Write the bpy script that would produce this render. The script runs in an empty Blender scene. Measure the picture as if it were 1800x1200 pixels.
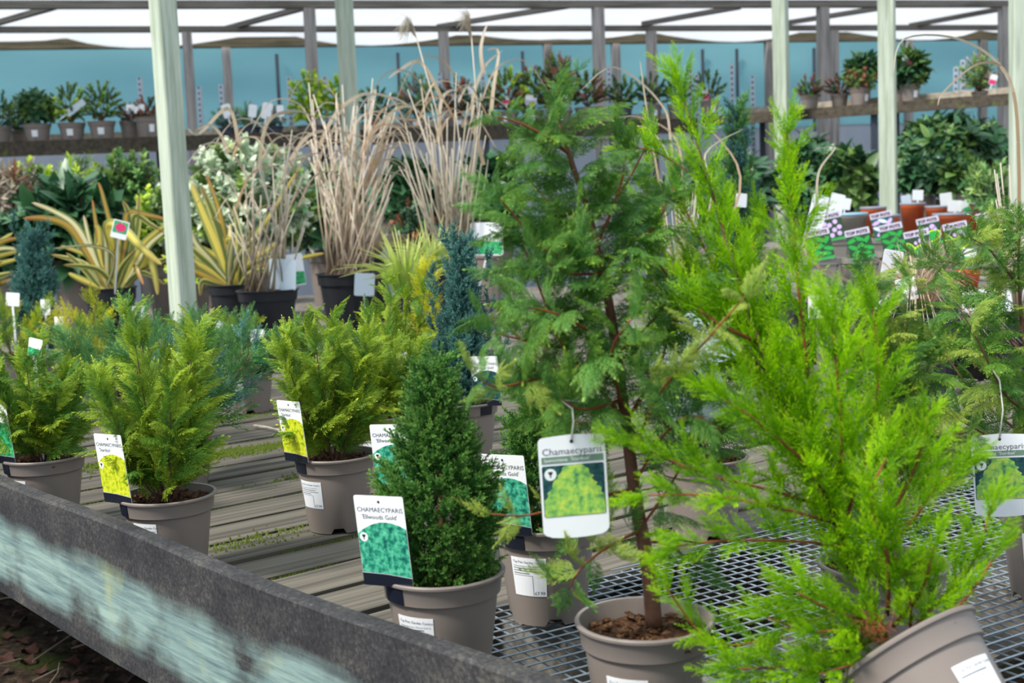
import bpy, math, random
import numpy as np
from mathutils import Vector, Matrix

# ------------------------------------------------------------------ camera, sky, sun, exposure
SC = bpy.context.scene
COL = SC.collection
FPX, ROLL, PITCH = 2250.0, 0.037, math.atan(247 / 2250.0)
ZB = 0.60                       # bench top
ZC = ZB + 0.636                 # camera height
cam = bpy.data.cameras.new('camera'); camo = bpy.data.objects.new('camera', cam); COL.objects.link(camo)
cam.sensor_width = 36.0; cam.lens = FPX / 1800.0 * 36.0
fw = Vector((0, math.cos(PITCH), -math.sin(PITCH))); r0 = Vector((1, 0, 0)); u0 = Vector((0, math.sin(PITCH), math.cos(PITCH)))
RV = r0 * math.cos(ROLL) - u0 * math.sin(ROLL); UV = u0 * math.cos(ROLL) + r0 * math.sin(ROLL)
CAM = Vector((0, 0, ZC))
m = Matrix((RV, UV, -fw)).transposed().to_4x4(); m.translation = CAM
camo.matrix_world = m
cam.dof.use_dof = True; cam.dof.focus_distance = 2.25; cam.dof.aperture_fstop = 7.0
cam.clip_start = 0.05; cam.clip_end = 200
SC.camera = camo
vs = SC.view_settings
vs.view_transform = 'Standard'; vs.look = 'None'; vs.gamma = 1.0; vs.use_curve_mapping = False; vs.exposure = 0.62

world = bpy.data.worlds.new('sky'); SC.world = world; world.use_nodes = True
wn = world.node_tree.nodes; wl = world.node_tree.links
bg = wn['Background']
bg.inputs['Color'].default_value = (0.80, 0.90, 1.0, 1); bg.inputs['Strength'].default_value = 0.80
sun = bpy.data.lights.new('sun_offscreen', 'SUN'); suno = bpy.data.objects.new('sun_offscreen', sun); COL.objects.link(suno)
sun.energy = 3.4; sun.angle = math.radians(10); sun.color = (1.0, 0.95, 0.86)
suno.rotation_euler = (Vector((0.62, 0.42, -0.95))).to_track_quat('-Z', 'Y').to_euler()

# ------------------------------------------------------------------ pixel helpers (1800 x 1200 frame)
def ray(px, py): return fw + RV * ((px - 900) / FPX) + UV * ((600 - py) / FPX)
def onz(px, py, z):
    d = ray(px, py); return CAM + d * ((z - ZC) / d.z)
def aty(px, py, y):
    d = ray(px, py); return CAM + d * (y / d.y)
def hor(px): return 353 - 0.037 * (px - 900)

R = random.Random(7)
def U(a, b): return R.uniform(a, b)

# ------------------------------------------------------------------ object helpers
def wm(o):
    m = o.matrix_basis.copy()
    return wm(o.parent) @ m if o.parent else m
def tag(o, label=None, cat=None, group=None, kind=None):
    if label: o['label'] = label
    if cat: o['category'] = cat
    if group: o['group'] = group
    if kind: o['kind'] = kind
    return o
def empty(name, loc, label, cat, group=None, rot=None):
    o = bpy.data.objects.new(name, None); COL.objects.link(o); o.empty_display_size = 0.02
    M = Matrix.Translation(loc)
    if rot is not None: M = M @ rot.to_4x4()
    o.matrix_basis = M
    return tag(o, label, cat, group)
def obj(name, me, mat=None, parent=None, M=None):
    """M is the WORLD matrix (None: the parent's frame / identity)"""
    o = bpy.data.objects.new(name, me); COL.objects.link(o)
    if mat is not None:
        if len(me.materials) == 0: me.materials.append(mat)
        elif me.materials[0] is not mat:
            o.material_slots[0].link = 'OBJECT'; o.material_slots[0].material = mat
    if parent is not None:
        o.parent = parent
        if M is not None: o.matrix_basis = wm(parent).inverted() @ M
    elif M is not None: o.matrix_basis = M
    return o
class MB:
    def __init__(s): s.v = []; s.f = []; s.t = []
    def add(s, vs, fs, tips=None):
        n = len(s.v); s.v += [tuple(x) for x in vs]; s.f += [tuple(i + n for i in f) for f in fs]
        s.t += list(tips) if tips is not None else [0.0] * len(vs)
    def box(s, c, d, rz=0.0, M=None):
        x, y, z = d[0] / 2, d[1] / 2, d[2] / 2
        vs = [Vector((sx * x, sy * y, sz * z)) for sz in (-1, 1) for sy in (-1, 1) for sx in (-1, 1)]
        if M is None: M = Matrix.Translation(c) @ Matrix.Rotation(rz, 4, 'Z')
        s.add([M @ v for v in vs], [(0, 2, 3, 1), (4, 5, 7, 6), (0, 1, 5, 4), (1, 3, 7, 5), (3, 2, 6, 7), (2, 0, 4, 6)])
    def beam(s, a, b, w, h, up=Vector((0, 0, 1))):
        a = Vector(a); b = Vector(b); d = (b - a); L = d.length; d.normalize()
        x = d.cross(up).normalized(); z = x.cross(d)
        M = Matrix((x, d, z)).transposed().to_4x4(); M.translation = (a + b) / 2
        s.box((0, 0, 0), (w, L, h), M=M)
    def tube(s, pts, r0, r1=None, n=6, cap=True):
        pts = [Vector(p) for p in pts]; r1 = r0 if r1 is None else r1
        k = len(pts); vs = []; fs = []; tt = []
        ref = Vector((0.31, 0.17, 0.93))
        for i, p in enumerate(pts):
            d = (pts[min(i + 1, k - 1)] - pts[max(i - 1, 0)]).normalized()
            x = d.cross(ref)
            if x.length < 1e-3: x = d.cross(Vector((1, 0, 0)))
            x.normalize(); y = d.cross(x)
            rr = r0 + (r1 - r0) * i / max(1, k - 1)
            for j in range(n):
                a = 2 * math.pi * j / n
                vs.append(p + x * (rr * math.cos(a)) + y * (rr * math.sin(a))); tt.append(i / max(1, k - 1))
        for i in range(k - 1):
            for j in range(n):
                fs.append((i * n + j, i * n + (j + 1) % n, (i + 1) * n + (j + 1) % n, (i + 1) * n + j))
        if cap: fs.append(tuple(range(n - 1, -1, -1))); fs.append(tuple((k - 1) * n + j for j in range(n)))
        s.add(vs, fs, tt)
    def lathe(s, prof, n=48, closed=True):
        vs = []; fs = []
        for (r, z) in prof:
            for j in range(n):
                a = 2 * math.pi * j / n; vs.append((r * math.cos(a), r * math.sin(a), z))
        for i in range(len(prof) - 1):
            for j in range(n):
                fs.append((i * n + j, i * n + (j + 1) % n, (i + 1) * n + (j + 1) % n, (i + 1) * n + j))
        s.add(vs, fs)
    def mesh(s, name, smooth=False, attr=False):
        me = bpy.data.meshes.new(name); me.from_pydata(s.v, [], s.f)
        if attr:
            at = me.attributes.new('tip', 'FLOAT', 'POINT'); at.data.foreach_set('value', s.t)
        if smooth: me.polygons.foreach_set('use_smooth', [True] * len(me.polygons))
        me.update(); return me
    def build(s, name, mat, parent=None, M=None, smooth=False, attr=False):
        return obj(name, s.mesh(name, smooth, attr), mat, parent, M)

# ------------------------------------------------------------------ materials
def srgb(r, g, b):
    f = lambda c: (c / 255 / 12.92) if c / 255 <= 0.04045 else ((c / 255 + 0.055) / 1.055) ** 2.4
    return (f(r), f(g), f(b), 1)
class NT:
    def __init__(s, name):
        s.m = bpy.data.materials.new(name); s.m.use_nodes = True; s.t = s.m.node_tree; s.n = s.t.nodes; s.l = s.t.links
        s.p = s.n['Principled BSDF']; s.out = s.n['Material Output']
    def N(s, ty, **kw):
        n = s.n.new(ty)
        for k, v in kw.items():
            if k.startswith('_'): setattr(n, k[1:], v)
            else:
                i = n.inputs[k]
                if hasattr(v, 'is_linked') or isinstance(v, bpy.types.NodeSocket): s.l.new(v, i)
                else: i.default_value = v
        return n
    def mix(s, fac, a, b, mode='MIX'):
        n = s.n.new('ShaderNodeMix'); n.data_type = 'RGBA'; n.blend_type = mode
        for i, v in ((0, fac), (6, a), (7, b)):
            if isinstance(v, bpy.types.NodeSocket): s.l.new(v, n.inputs[i])
            else: n.inputs[i].default_value = v
        return n.outputs[2]
    def ramp(s, fac, stops):
        n = s.n.new('ShaderNodeValToRGB'); e = n.color_ramp.elements
        while len(e) < len(stops): e.new(0.5)
        for i, (p, c) in enumerate(stops): e[i].position = p; e[i].color = c if len(c) == 4 else (*c, 1)
        s.l.new(fac, n.inputs[0]); return n.outputs[0]
    def math(s, op, a, b=0.0, c=None):
        n = s.n.new('ShaderNodeMath'); n.operation = op
        for i, v in enumerate((a, b, c)):
            if v is None: continue
            if isinstance(v, bpy.types.NodeSocket): s.l.new(v, n.inputs[i])
            else: n.inputs[i].default_value = v
        return n.outputs[0]
    def coord(s, which='Object', scale=(1, 1, 1), loc=(0, 0, 0), rot=(0, 0, 0)):
        tc = s.n.new('ShaderNodeTexCoord'); mp = s.n.new('ShaderNodeMapping')
        s.l.new(tc.outputs[which], mp.inputs[0]); mp.inputs['Scale'].default_value = scale; mp.inputs['Location'].default_value = loc
        mp.inputs['Rotation'].default_value = rot
        return mp.outputs[0]
    def noise(s, vec, scale, detail=4, rough=0.55):
        n = s.N('ShaderNodeTexNoise', Scale=scale, Detail=detail, Roughness=rough); s.l.new(vec, n.inputs['Vector']); return n.outputs[0]
    def rnd(s):
        return s.n.new('ShaderNodeObjectInfo').outputs['Random']
    def base(s, c, rough=0.6, spec=0.3):
        if isinstance(c, bpy.types.NodeSocket): s.l.new(c, s.p.inputs['Base Color'])
        else: s.p.inputs['Base Color'].default_value = c
        s.p.inputs['Roughness'].default_value = rough; s.p.inputs['Specular IOR Level'].default_value = spec
    def bump(s, h, strength=0.3, dist=0.002):
        b = s.N('ShaderNodeBump', Strength=strength, Distance=dist); s.l.new(h, b.inputs['Height']); s.l.new(b.outputs[0], s.p.inputs['Normal'])
    def translucent(s, c, fac):
        t = s.n.new('ShaderNodeBsdfTranslucent')
        if isinstance(c, bpy.types.NodeSocket): s.l.new(c, t.inputs[0])
        else: t.inputs[0].default_value = c
        mx = s.n.new('ShaderNodeMixShader'); mx.inputs[0].default_value = fac
        s.l.new(s.p.outputs[0], mx.inputs[1]); s.l.new(t.outputs[0], mx.inputs[2]); s.l.new(mx.outputs[0], s.out.inputs[0])
MT = {}
def plain(name, c, rough=0.6, spec=0.3, var=0.12, scale=30):
    if name in MT: return MT[name]
    n = NT(name); v = n.coord()
    f = n.noise(v, scale, 3)
    dark = tuple(x * (1 - var) for x in c[:3]) + (1,); light = tuple(min(1, x * (1 + var)) for x in c[:3]) + (1,)
    n.base(n.mix(f, dark, light), rough, spec); MT[name] = n.m; return n.m
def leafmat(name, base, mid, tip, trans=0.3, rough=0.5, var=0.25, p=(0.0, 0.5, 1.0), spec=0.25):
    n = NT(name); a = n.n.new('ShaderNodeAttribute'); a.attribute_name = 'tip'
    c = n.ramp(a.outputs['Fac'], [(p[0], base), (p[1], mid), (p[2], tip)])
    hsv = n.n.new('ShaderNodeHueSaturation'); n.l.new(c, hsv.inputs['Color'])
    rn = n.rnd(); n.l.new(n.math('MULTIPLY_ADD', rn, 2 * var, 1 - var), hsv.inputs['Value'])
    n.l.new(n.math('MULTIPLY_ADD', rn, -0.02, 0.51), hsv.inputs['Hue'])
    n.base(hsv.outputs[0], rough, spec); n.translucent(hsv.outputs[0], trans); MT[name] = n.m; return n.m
def wood(name, light, dark, moss=None, mossamt=0.55, along='y', rough=0.85, grain=60, bump=0.5):
    n = NT(name)
    sc = {'x': (1.2, grain * .5, grain * .5), 'y': (grain * .5, 1.2, grain * .5), 'z': (grain * .5, grain * .5, 1.2)}[along]
    off = n.n.new('ShaderNodeObjectInfo')
    tc = n.n.new('ShaderNodeTexCoord'); ad = n.n.new('ShaderNodeVectorMath'); ad.operation = 'ADD'
    n.l.new(tc.outputs['Object'], ad.inputs[0]); n.l.new(off.outputs['Location'], ad.inputs[1])
    mp = n.n.new('ShaderNodeMapping'); n.l.new(ad.outputs[0], mp.inputs[0]); mp.inputs['Scale'].default_value = sc
    g = n.noise(mp.outputs[0], 1.6, 6, 0.65)
    c = n.ramp(g, [(0.30, dark), (0.55, light), (0.8, tuple(min(1, x * 1.25) for x in light[:3]))])
    big = n.noise(ad.outputs[0], 3.0, 3)
    c = n.mix(n.math('MULTIPLY', big, 0.45), c, dark)
    if moss:
        mo = n.noise(ad.outputs[0], 9.0, 5, 0.7)
        k = n.ramp(mo, [(mossamt, (0, 0, 0)), (mossamt + 0.1, (1, 1, 1))])
        c = n.mix(k, c, moss)
    hs = n.n.new('ShaderNodeHueSaturation'); n.l.new(c, hs.inputs['Color']); n.l.new(n.math('MULTIPLY_ADD', off.outputs['Random'], .35, .82), hs.inputs['Value'])
    n.base(hs.outputs[0], rough, 0.2); n.bump(g, bump, 0.003); MT[name] = n.m; return n.m

M_PLANK = wood('weathered_plank', srgb(116, 111, 101), srgb(56, 53, 49), srgb(118, 128, 62), 0.66, 'y')
M_POSTG = wood('green_treated_post', srgb(186, 196, 180), srgb(138, 150, 132), None, along='z', grain=40, bump=.3)
M_POSTW = wood('weathered_grey_post', srgb(172, 168, 166), srgb(112, 108, 106), srgb(150, 156, 130), 0.72, along='z', grain=40, bump=.3)
M_BEAM = wood('weathered_grey_beam', srgb(128, 124, 118), srgb(84, 80, 74), None, along='y', grain=40, bump=.3)
M_PLATE = wood('mossy_wall_plate', srgb(120, 112, 92), srgb(58, 54, 42), srgb(92, 98, 60), 0.62, along='y', grain=40, bump=.3)
M_SHELF = wood('mossy_shelf_board', srgb(88, 80, 70), srgb(48, 44, 38), srgb(98, 104, 50), 0.6, along='y', grain=40, bump=.3)
M_RAIL = wood('bleached_shelf_rail', srgb(196, 186, 170), srgb(140, 132, 120), None, along='y', grain=40, bump=.2)
def tauped(name, c, rough=0.45):
    n = NT(name); v = n.coord('Object', (1, 1, 1))
    f = n.noise(v, 22, 4, .6); st = n.noise(n.coord('Object', (60, 60, 3)), 1.0, 3)
    d = tuple(x * .86 for x in c[:3]) + (1,); l = tuple(min(1, x * 1.06) for x in c[:3]) + (1,)
    cc = n.mix(n.math('MULTIPLY_ADD', f, .6, n.math('MULTIPLY', st, .4)), d, l)
    n.base(cc, rough, 0.35); MT[name] = n.m; return n.m
M_POT = tauped('taupe_plastic', srgb(132, 122, 116))
M_BLACKPOT = tauped('black_plastic', srgb(38, 40, 46), .4)
M_TERRA = tauped('terracotta_plastic', srgb(196, 92, 48), .5)
M_GREYPOT = tauped('grey_plastic', srgb(140, 136, 130), .5)
M_RIMBLUE = tauped('grey_blue_rim', srgb(132, 136, 148), .5)
M_PALEBLUE = tauped('pale_blue_plastic', srgb(140, 178, 200), .5)
M_WHITE = plain('white_card', srgb(240, 243, 248), .35, .4, .02)
M_TAGBACK = plain('pale_tag_back', srgb(205, 220, 232), .35, .4, .03)
M_NAVY = plain('navy_print', srgb(26, 30, 42), .3, .4, .05)
M_INK = plain('grey_ink', srgb(92, 96, 104), .5, .2, .02)
M_DKINK = plain('dark_ink', srgb(45, 48, 58), .5, .2, .02)
M_WINK = plain('white_ink', srgb(235, 240, 238), .5, .2, .02)
M_BAND = plain('sage_band', srgb(112, 140, 122), .4, .3, .03)
M_STRING = plain('pale_string', srgb(214, 214, 204), .8, .1, .1, 300)
M_BARK = plain('brown_bark', srgb(104, 74, 60), .8, .2, .45, 120)
M_REDBARK = plain('red_brown_twig', srgb(128, 74, 48), .7, .2, .35, 90)
M_METAL = plain('galvanised_wire', srgb(150, 162, 172), .38, .6, .15, 40); MT['galvanised_wire'].node_tree.nodes['Principled BSDF'].inputs['Metallic'].default_value = .55
M_STEEL = plain('dark_steel_leg', srgb(62, 70, 84), .5, .4, .15, 20)
M_PINKP = plain('pink_flower_print', srgb(226, 60, 120), .4, .3, .25, 60)
M_LILAC = plain('lilac_flower_print', srgb(196, 170, 222), .4, .3, .2, 60)
M_GREENP = plain('hosta_green_print', srgb(38, 150, 62), .4, .3, .25, 60)
M_YELP = plain('hosta_yellow_print', srgb(206, 220, 48), .4, .3, .1, 60)
M_DKGP = plain('dark_leaf_print', srgb(40, 66, 44), .4, .3, .5, 90)
M_LILHEAD = plain('lilac_grey_header', srgb(182, 182, 200), .4, .3, .03)
M_PLUMINK = plain('plum_ink', srgb(88, 40, 66), .4, .3, .05)
def picmat(name, a, b, c, d, scale=120):
    n = NT(name); v = n.coord('Object', (1, 1, 1))
    f1 = n.noise(v, scale, 5, .6); f2 = n.noise(n.coord('Object', (1, 1, 1), (3, 1, 2)), scale * .3, 3)
    col = n.ramp(f1, [(.33, a), (.45, b), (.56, c), (.68, d)])
    col = n.mix(n.math('MULTIPLY', f2, .4), col, b)
    n.base(col, .3, .4); MT[name] = n.m; return n.m
M_PICTEAL = picmat('teal_conifer_print', srgb(14, 60, 62), srgb(36, 130, 108), srgb(84, 192, 152), srgb(120, 214, 170))
M_PICYEL = picmat('yellow_conifer_print', srgb(70, 120, 30), srgb(176, 196, 30), srgb(222, 224, 60), srgb(240, 210, 70))
M_PICDK = picmat('dark_green_print', srgb(20, 40, 52), srgb(28, 66, 72), srgb(40, 90, 92), srgb(60, 110, 104))
M_PICLIME = picmat('gold_tipped_print', srgb(50, 110, 84), srgb(126, 186, 92), srgb(178, 214, 86), srgb(226, 228, 92), 100)
M_PICGRN = picmat('juniper_print', srgb(20, 80, 60), srgb(36, 150, 90), srgb(80, 196, 130), srgb(140, 220, 150))
# soil
n = NT('bark_soil'); v = n.coord('Object'); f = n.noise(v, 140, 5, .7)
n.base(n.ramp(f, [(.35, srgb(38, 27, 21)), (.55, srgb(92, 66, 48)), (.72, srgb(150, 112, 78))]), .9, .1); n.bump(f, .8, .004); M_SOIL = n.m
# kerb board: dark weathered skin with worn blue-green patches
n = NT('worn_dark_board'); v = n.coord('Object', (1, 1, 1))
sx = n.n.new('ShaderNodeSeparateXYZ'); n.l.new(v, sx.inputs[0])
zz = sx.outputs[2]
patch = n.noise(n.coord('Object', (5, 5, 7.0), (.3, .45, .1)), 1.0, 4, .6)
fine = n.noise(n.coord('Object', (40, 4, 60)), 1.0, 6, .7)
band = n.ramp(n.math('MULTIPLY_ADD', zz, 4.25, .5), [(.04, (0, 0, 0)), (.22, (.9, .9, .9)), (.52, (1, 1, 1)), (.80, (.0, .0, .0))])
drip = n.noise(n.coord('Object', (4, 4.2, 2.0), (.2, .3, 0), (.25, 0, 0)), 1.0, 2, .5)
k = n.math('ADD', n.math('MULTIPLY', patch, .9), n.math('MULTIPLY', fine, .32))
k = n.math('ADD', k, n.math('MULTIPLY', drip, .8))
k = n.math('SUBTRACT', k, .64)
k = n.math('MULTIPLY', k, band)
km = n.ramp(k, [(.11, (0, 0, 0)), (.33, (1, 1, 1))])
grain = n.noise(n.coord('Object', (60, 5, 90)), 1.0, 6, .7)
speck = n.noise(v, 150, 4, .8)
dk = n.ramp(n.math('ADD', n.math('MULTIPLY', speck, .6), n.math('MULTIPLY', n.noise(n.coord('Object', (9, 9, 14)), 1.0, 5, .6), .4)), [(.38, srgb(38, 38, 42)), (.52, srgb(60, 60, 62)), (.66, srgb(98, 95, 88))])
pl = n.ramp(grain, [(.3, srgb(84, 108, 114)), (.66, srgb(148, 172, 164))])
yel = n.noise(v, 7, 3, .6)
pl = n.mix(n.ramp(yel, [(.58, (0, 0, 0)), (.74, (.8, .8, .8))]), pl, srgb(160, 168, 126))
n.base(n.mix(km, dk, pl), .8, .2); n.bump(fine, .4, .002); M_KERB = n.m
n = NT('worn_dark_board_top'); v = n.coord('Object'); speck = n.noise(v, 60, 5, .75)
n.base(n.ramp(speck, [(.4, srgb(66, 66, 74)), (.56, srgb(94, 94, 100)), (.66, srgb(168, 162, 150))]), .7, .3); n.bump(speck, .3, .002); M_KERBTOP = n.m
# ground
n = NT('dark_earth'); v = n.coord('Object'); f = n.noise(v, 30, 6, .7); f2 = n.noise(v, 5, 4, .6)
c = n.ramp(f, [(.35, srgb(28, 23, 20)), (.55, srgb(58, 48, 40)), (.75, srgb(92, 78, 62))])
c = n.mix(n.ramp(f2, [(.55, (0, 0, 0)), (.68, (1, 1, 1))]), c, srgb(52, 62, 26))
n.base(c, .95, .1); n.bump(f, .8, .02); M_GROUND = n.m
# screen cloth
n = NT('teal_screen_cloth'); v = n.coord('Object'); f = n.noise(n.coord('Object', (.5, .5, 1.6)), 1.5, 4, .5)
c = n.ramp(f, [(.35, srgb(124, 178, 188)), (.65, srgb(132, 186, 196))])
n.base(c, .7, .2); n.translucent(c, .55); M_TEAL = n.m
n = NT('grey_lower_sheet'); f = n.noise(n.coord('Object', (3, 3, .4)), 2, 4, .5)
c = n.ramp(f, [(.35, srgb(154, 162, 175)), (.7, srgb(160, 168, 180))]); n.base(c, .7, .2); n.translucent(c, .4); M_LOWER = n.m
n = NT('white_roof_sheet'); f = n.noise(n.coord('Object', (.4, 2.4, 1)), 1.5, 4, .5)
c = n.ramp(f, [(.35, (.57, .59, .63)), (.65, (.60, .62, .66))]); n.base(c, .5, .2); n.translucent(c, .75); M_ROOF = n.m
# foliage
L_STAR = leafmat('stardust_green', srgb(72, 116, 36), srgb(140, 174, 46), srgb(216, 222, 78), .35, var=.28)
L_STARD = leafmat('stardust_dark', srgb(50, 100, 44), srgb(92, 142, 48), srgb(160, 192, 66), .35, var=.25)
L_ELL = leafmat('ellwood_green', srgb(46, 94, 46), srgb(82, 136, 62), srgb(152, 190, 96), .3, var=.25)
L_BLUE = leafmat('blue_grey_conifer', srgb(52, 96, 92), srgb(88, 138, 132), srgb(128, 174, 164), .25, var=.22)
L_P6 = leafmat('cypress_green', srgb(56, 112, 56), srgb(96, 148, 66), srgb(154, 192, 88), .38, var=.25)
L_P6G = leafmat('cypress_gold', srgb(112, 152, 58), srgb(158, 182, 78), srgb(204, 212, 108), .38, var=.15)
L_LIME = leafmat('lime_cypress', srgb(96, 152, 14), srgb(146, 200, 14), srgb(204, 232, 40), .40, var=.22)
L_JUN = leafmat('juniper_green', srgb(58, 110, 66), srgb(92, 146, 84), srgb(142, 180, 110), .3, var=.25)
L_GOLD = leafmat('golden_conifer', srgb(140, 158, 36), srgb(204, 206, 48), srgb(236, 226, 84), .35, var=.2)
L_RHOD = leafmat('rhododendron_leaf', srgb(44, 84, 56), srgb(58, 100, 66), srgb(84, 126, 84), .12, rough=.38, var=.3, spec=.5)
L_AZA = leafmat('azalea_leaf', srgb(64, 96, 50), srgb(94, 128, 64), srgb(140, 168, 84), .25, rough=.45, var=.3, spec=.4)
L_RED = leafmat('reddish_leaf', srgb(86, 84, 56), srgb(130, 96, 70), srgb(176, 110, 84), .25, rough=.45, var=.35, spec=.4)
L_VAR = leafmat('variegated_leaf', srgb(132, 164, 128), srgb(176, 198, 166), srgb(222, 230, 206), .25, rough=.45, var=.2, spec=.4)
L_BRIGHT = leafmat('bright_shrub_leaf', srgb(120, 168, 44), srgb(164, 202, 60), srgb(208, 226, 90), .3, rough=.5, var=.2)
L_TWIG = leafmat('dry_twig', srgb(120, 108, 96), srgb(150, 138, 120), srgb(176, 166, 150), .1, var=.2)
L_STRAW = leafmat('dry_straw', srgb(170, 152, 128), srgb(196, 182, 160), srgb(206, 196, 180), .2, var=.22, p=(0, .4, 1))
L_STRAWB = leafmat('brown_dry_blade', srgb(150, 122, 90), srgb(184, 162, 136), srgb(200, 186, 166), .2, var=.25)
L_CAREX = leafmat('striped_sedge', srgb(120, 160, 60), srgb(178, 200, 90), srgb(226, 226, 150), .3, var=.2)
def phormat(name, edge, centre, tip):
    n = NT(name); a = n.n.new('ShaderNodeAttribute'); a.attribute_name = 'tip'
    b = n.n.new('ShaderNodeAttribute'); b.attribute_name = 'across'
    st = n.noise(n.coord('Object', (60, 60, 60)), 1, 2)
    c = n.ramp(b.outputs['Fac'], [(.0, centre), (.45, centre), (.62, edge), (.9, edge), (1., edge)])
    c = n.mix(n.ramp(a.outputs['Fac'], [(.75, (0, 0, 0)), (1., (1, 1, 1))]), c, tip)
    hs = n.n.new('ShaderNodeHueSaturation'); n.l.new(c, hs.inputs['Color']); n.l.new(n.math('MULTIPLY_ADD', n.rnd(), .4, .8), hs.inputs['Value'])
    n.base(hs.outputs[0], .42, .4); n.translucent(hs.outputs[0], .3); MT[name] = n.m; return n.m
PH = [phormat('phormium_olive', srgb(190, 186, 110), srgb(100, 114, 58), srgb(150, 124, 76)),
      phormat('phormium_yellow', srgb(150, 154, 84), srgb(222, 204, 96), srgb(212, 190, 112)),
      phormat('phormium_cream', srgb(116, 128, 72), srgb(218, 212, 164), srgb(206, 184, 146)),
      phormat('phormium_orange', srgb(116, 118, 62), srgb(186, 150, 66), srgb(176, 116, 70))]

# ------------------------------------------------------------------ structure: ground, back wall, roof, beams, posts
mb = MB(); mb.box((0, 8, -.05), (40, 30, .1)); tag(mb.build('ground', M_GROUND), kind='structure', label='dark bare earth under the benches', cat='ground')
H1 = ZC + 1.75
def rowY(yl, yr): return onz(0, yl, H1), onz(1800, yr, H1)
A0, A1 = rowY(16, 13); B0, B1 = rowY(58, 53); C0, C1 = rowY(88, 70)
def on_row(P0, P1, px):
    d = ray(px, 200); n2 = Vector((-(P1 - P0).y, (P1 - P0).x)); t = n2.dot(Vector((P0.x, P0.y))) / n2.dot(Vector((d.x, d.y)))
    return CAM + d * t
def ext(P0, P1, a=.12): d = P1 - P0; return P0 - d * a, P1 + d * a
# wall line just behind row C
nw = Vector((-(C1 - C0).y, (C1 - C0).x, 0)).normalized()
W0, W1 = ext(C0 + nw * .25, C1 + nw * .25, .3)
def sheet(name, P0, P1, z0, z1, nu, nv, mat, amp, parent=None, seed=1):
    rr = random.Random(seed); mb = MB(); vs = []; fs = []
    ph = [rr.uniform(0, 6) for _ in range(6)]
    for j in range(nv + 1):
        for i in range(nu + 1):
            u = i / nu; w = j / nv; p = P0.lerp(P1, u)
            o = amp * (math.sin(u * 37 + ph[0] + w * 3) * .5 + math.sin(u * 14 + ph[1] - w * 5) + .5 * math.sin(w * 9 + u * 21 + ph[2]))
            vs.append((p.x + nw.x * o, p.y + nw.y * o, z0 + (z1 - z0) * w))
    for j in range(nv):
        for i in range(nu):
            a = j * (nu + 1) + i; fs.append((a, a + 1, a + nu + 2, a + nu + 1))
    mb.add(vs, fs); return mb.build(name, mat, parent, smooth=True)
wb = sheet('wall_back', W0, W1, ZC + .765, H1 + .08, 160, 14, M_TEAL, .035)
tag(wb, 'teal green screening cloth stretched across the back of the shelter', 'screen', kind='structure')
lw = sheet('lower_sheet', W0 + nw * .05, W1 + nw * .05, 0.0, ZC + .785, 40, 4, M_LOWER, .01, wb)
for px in (492, 704, 922, 1237, 1297, 1432):  # added dark strips imitate the shade of posts showing through the cloth
    p = on_row(W0 - nw * .06, W1 - nw * .06, px); mb = MB(); mb.box((p.x, p.y, H1 - .55), (.035, .02, 1.0)); mb.build('post_shade_strip', M_STEEL, wb)
# roof sheet with sag between the beams
mb = MB(); vs = []; fs = []; NU, NV = 90, 40
E0, E1 = ext(A0 - nw * 2.6, A1 - nw * 2.6, .3); G0, G1 = ext(C0 - nw * .075, C1 - nw * .075, .3)
for j in range(NV + 1):
    for i in range(NU + 1):
        u = i / NU; w = j / NV; p = E0.lerp(E1, u).lerp(G0.lerp(G1, u), w)
        sag = .05 * abs(math.sin(u * math.pi * 6)) * (.3 + w) + .10 * max(0, w - .8) * 5 * abs(math.sin(u * math.pi * 9)) ** .7 + .02 * math.sin(u * 50 + w * 8)
        vs.append((p.x, p.y, H1 + .17 - sag))
for j in range(NV):
    for i in range(NU):
        a = j * (NU + 1) + i; fs.append((a, a + 1, a + NU + 2, a + NU + 1))
mb.add(vs, fs); tag(mb.build('ceiling', M_ROOF, smooth=True), 'white translucent roof sheet sagging over the timber beams', 'roof', kind='structure')
def timber(name, a, b, w, h, mat, label, cat, group=None):
    a = Vector(a); b = Vector(b); d = b - a; L = d.length; dn = d.normalized()
    x = dn.cross(Vector((0, 0, 1)))
    if x.length < .01: x = Vector((1, 0, 0))
    x.normalize(); z = x.cross(dn); M = Matrix((x, dn, z)).transposed().to_4x4(); M.translation = (a + b) / 2
    mb = MB(); hw, hh, c = w / 2, h / 2, min(w, h) * .06
    prof = [(-hw + c, -hh), (hw - c, -hh), (hw, -hh + c), (hw, hh - c), (hw - c, hh), (-hw + c, hh), (-hw, hh - c), (-hw, -hh + c)]
    vs = [(p[0], s * L / 2, p[1]) for s in (-1, 1) for p in prof]
    mb.add(vs, [(i, i + 8, (i + 1) % 8 + 8, (i + 1) % 8) for i in range(8)] + [tuple(range(8)), tuple(range(15, 7, -1))])
    return tag(mb.build(name, mat, M=M), label, cat, group)
for (P, w, h, mt, lab) in (((A0, A1), .06, .07, M_BEAM, 'grey timber roof beam crossing in front of the other two'), ((B0, B1), .05, .06, M_BEAM, 'thin grey roof beam between the front beam and the mossy wall plate'),
                           ((C0, C1), .08, .11, M_PLATE, 'mossy brown wall plate along the top of the teal cloth')):
    a, b = ext(*P); timber('roof_beam', a + Vector((0, 0, h / 2)), b + Vector((0, 0, h / 2)), w, h, mt, lab, 'beam')
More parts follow.
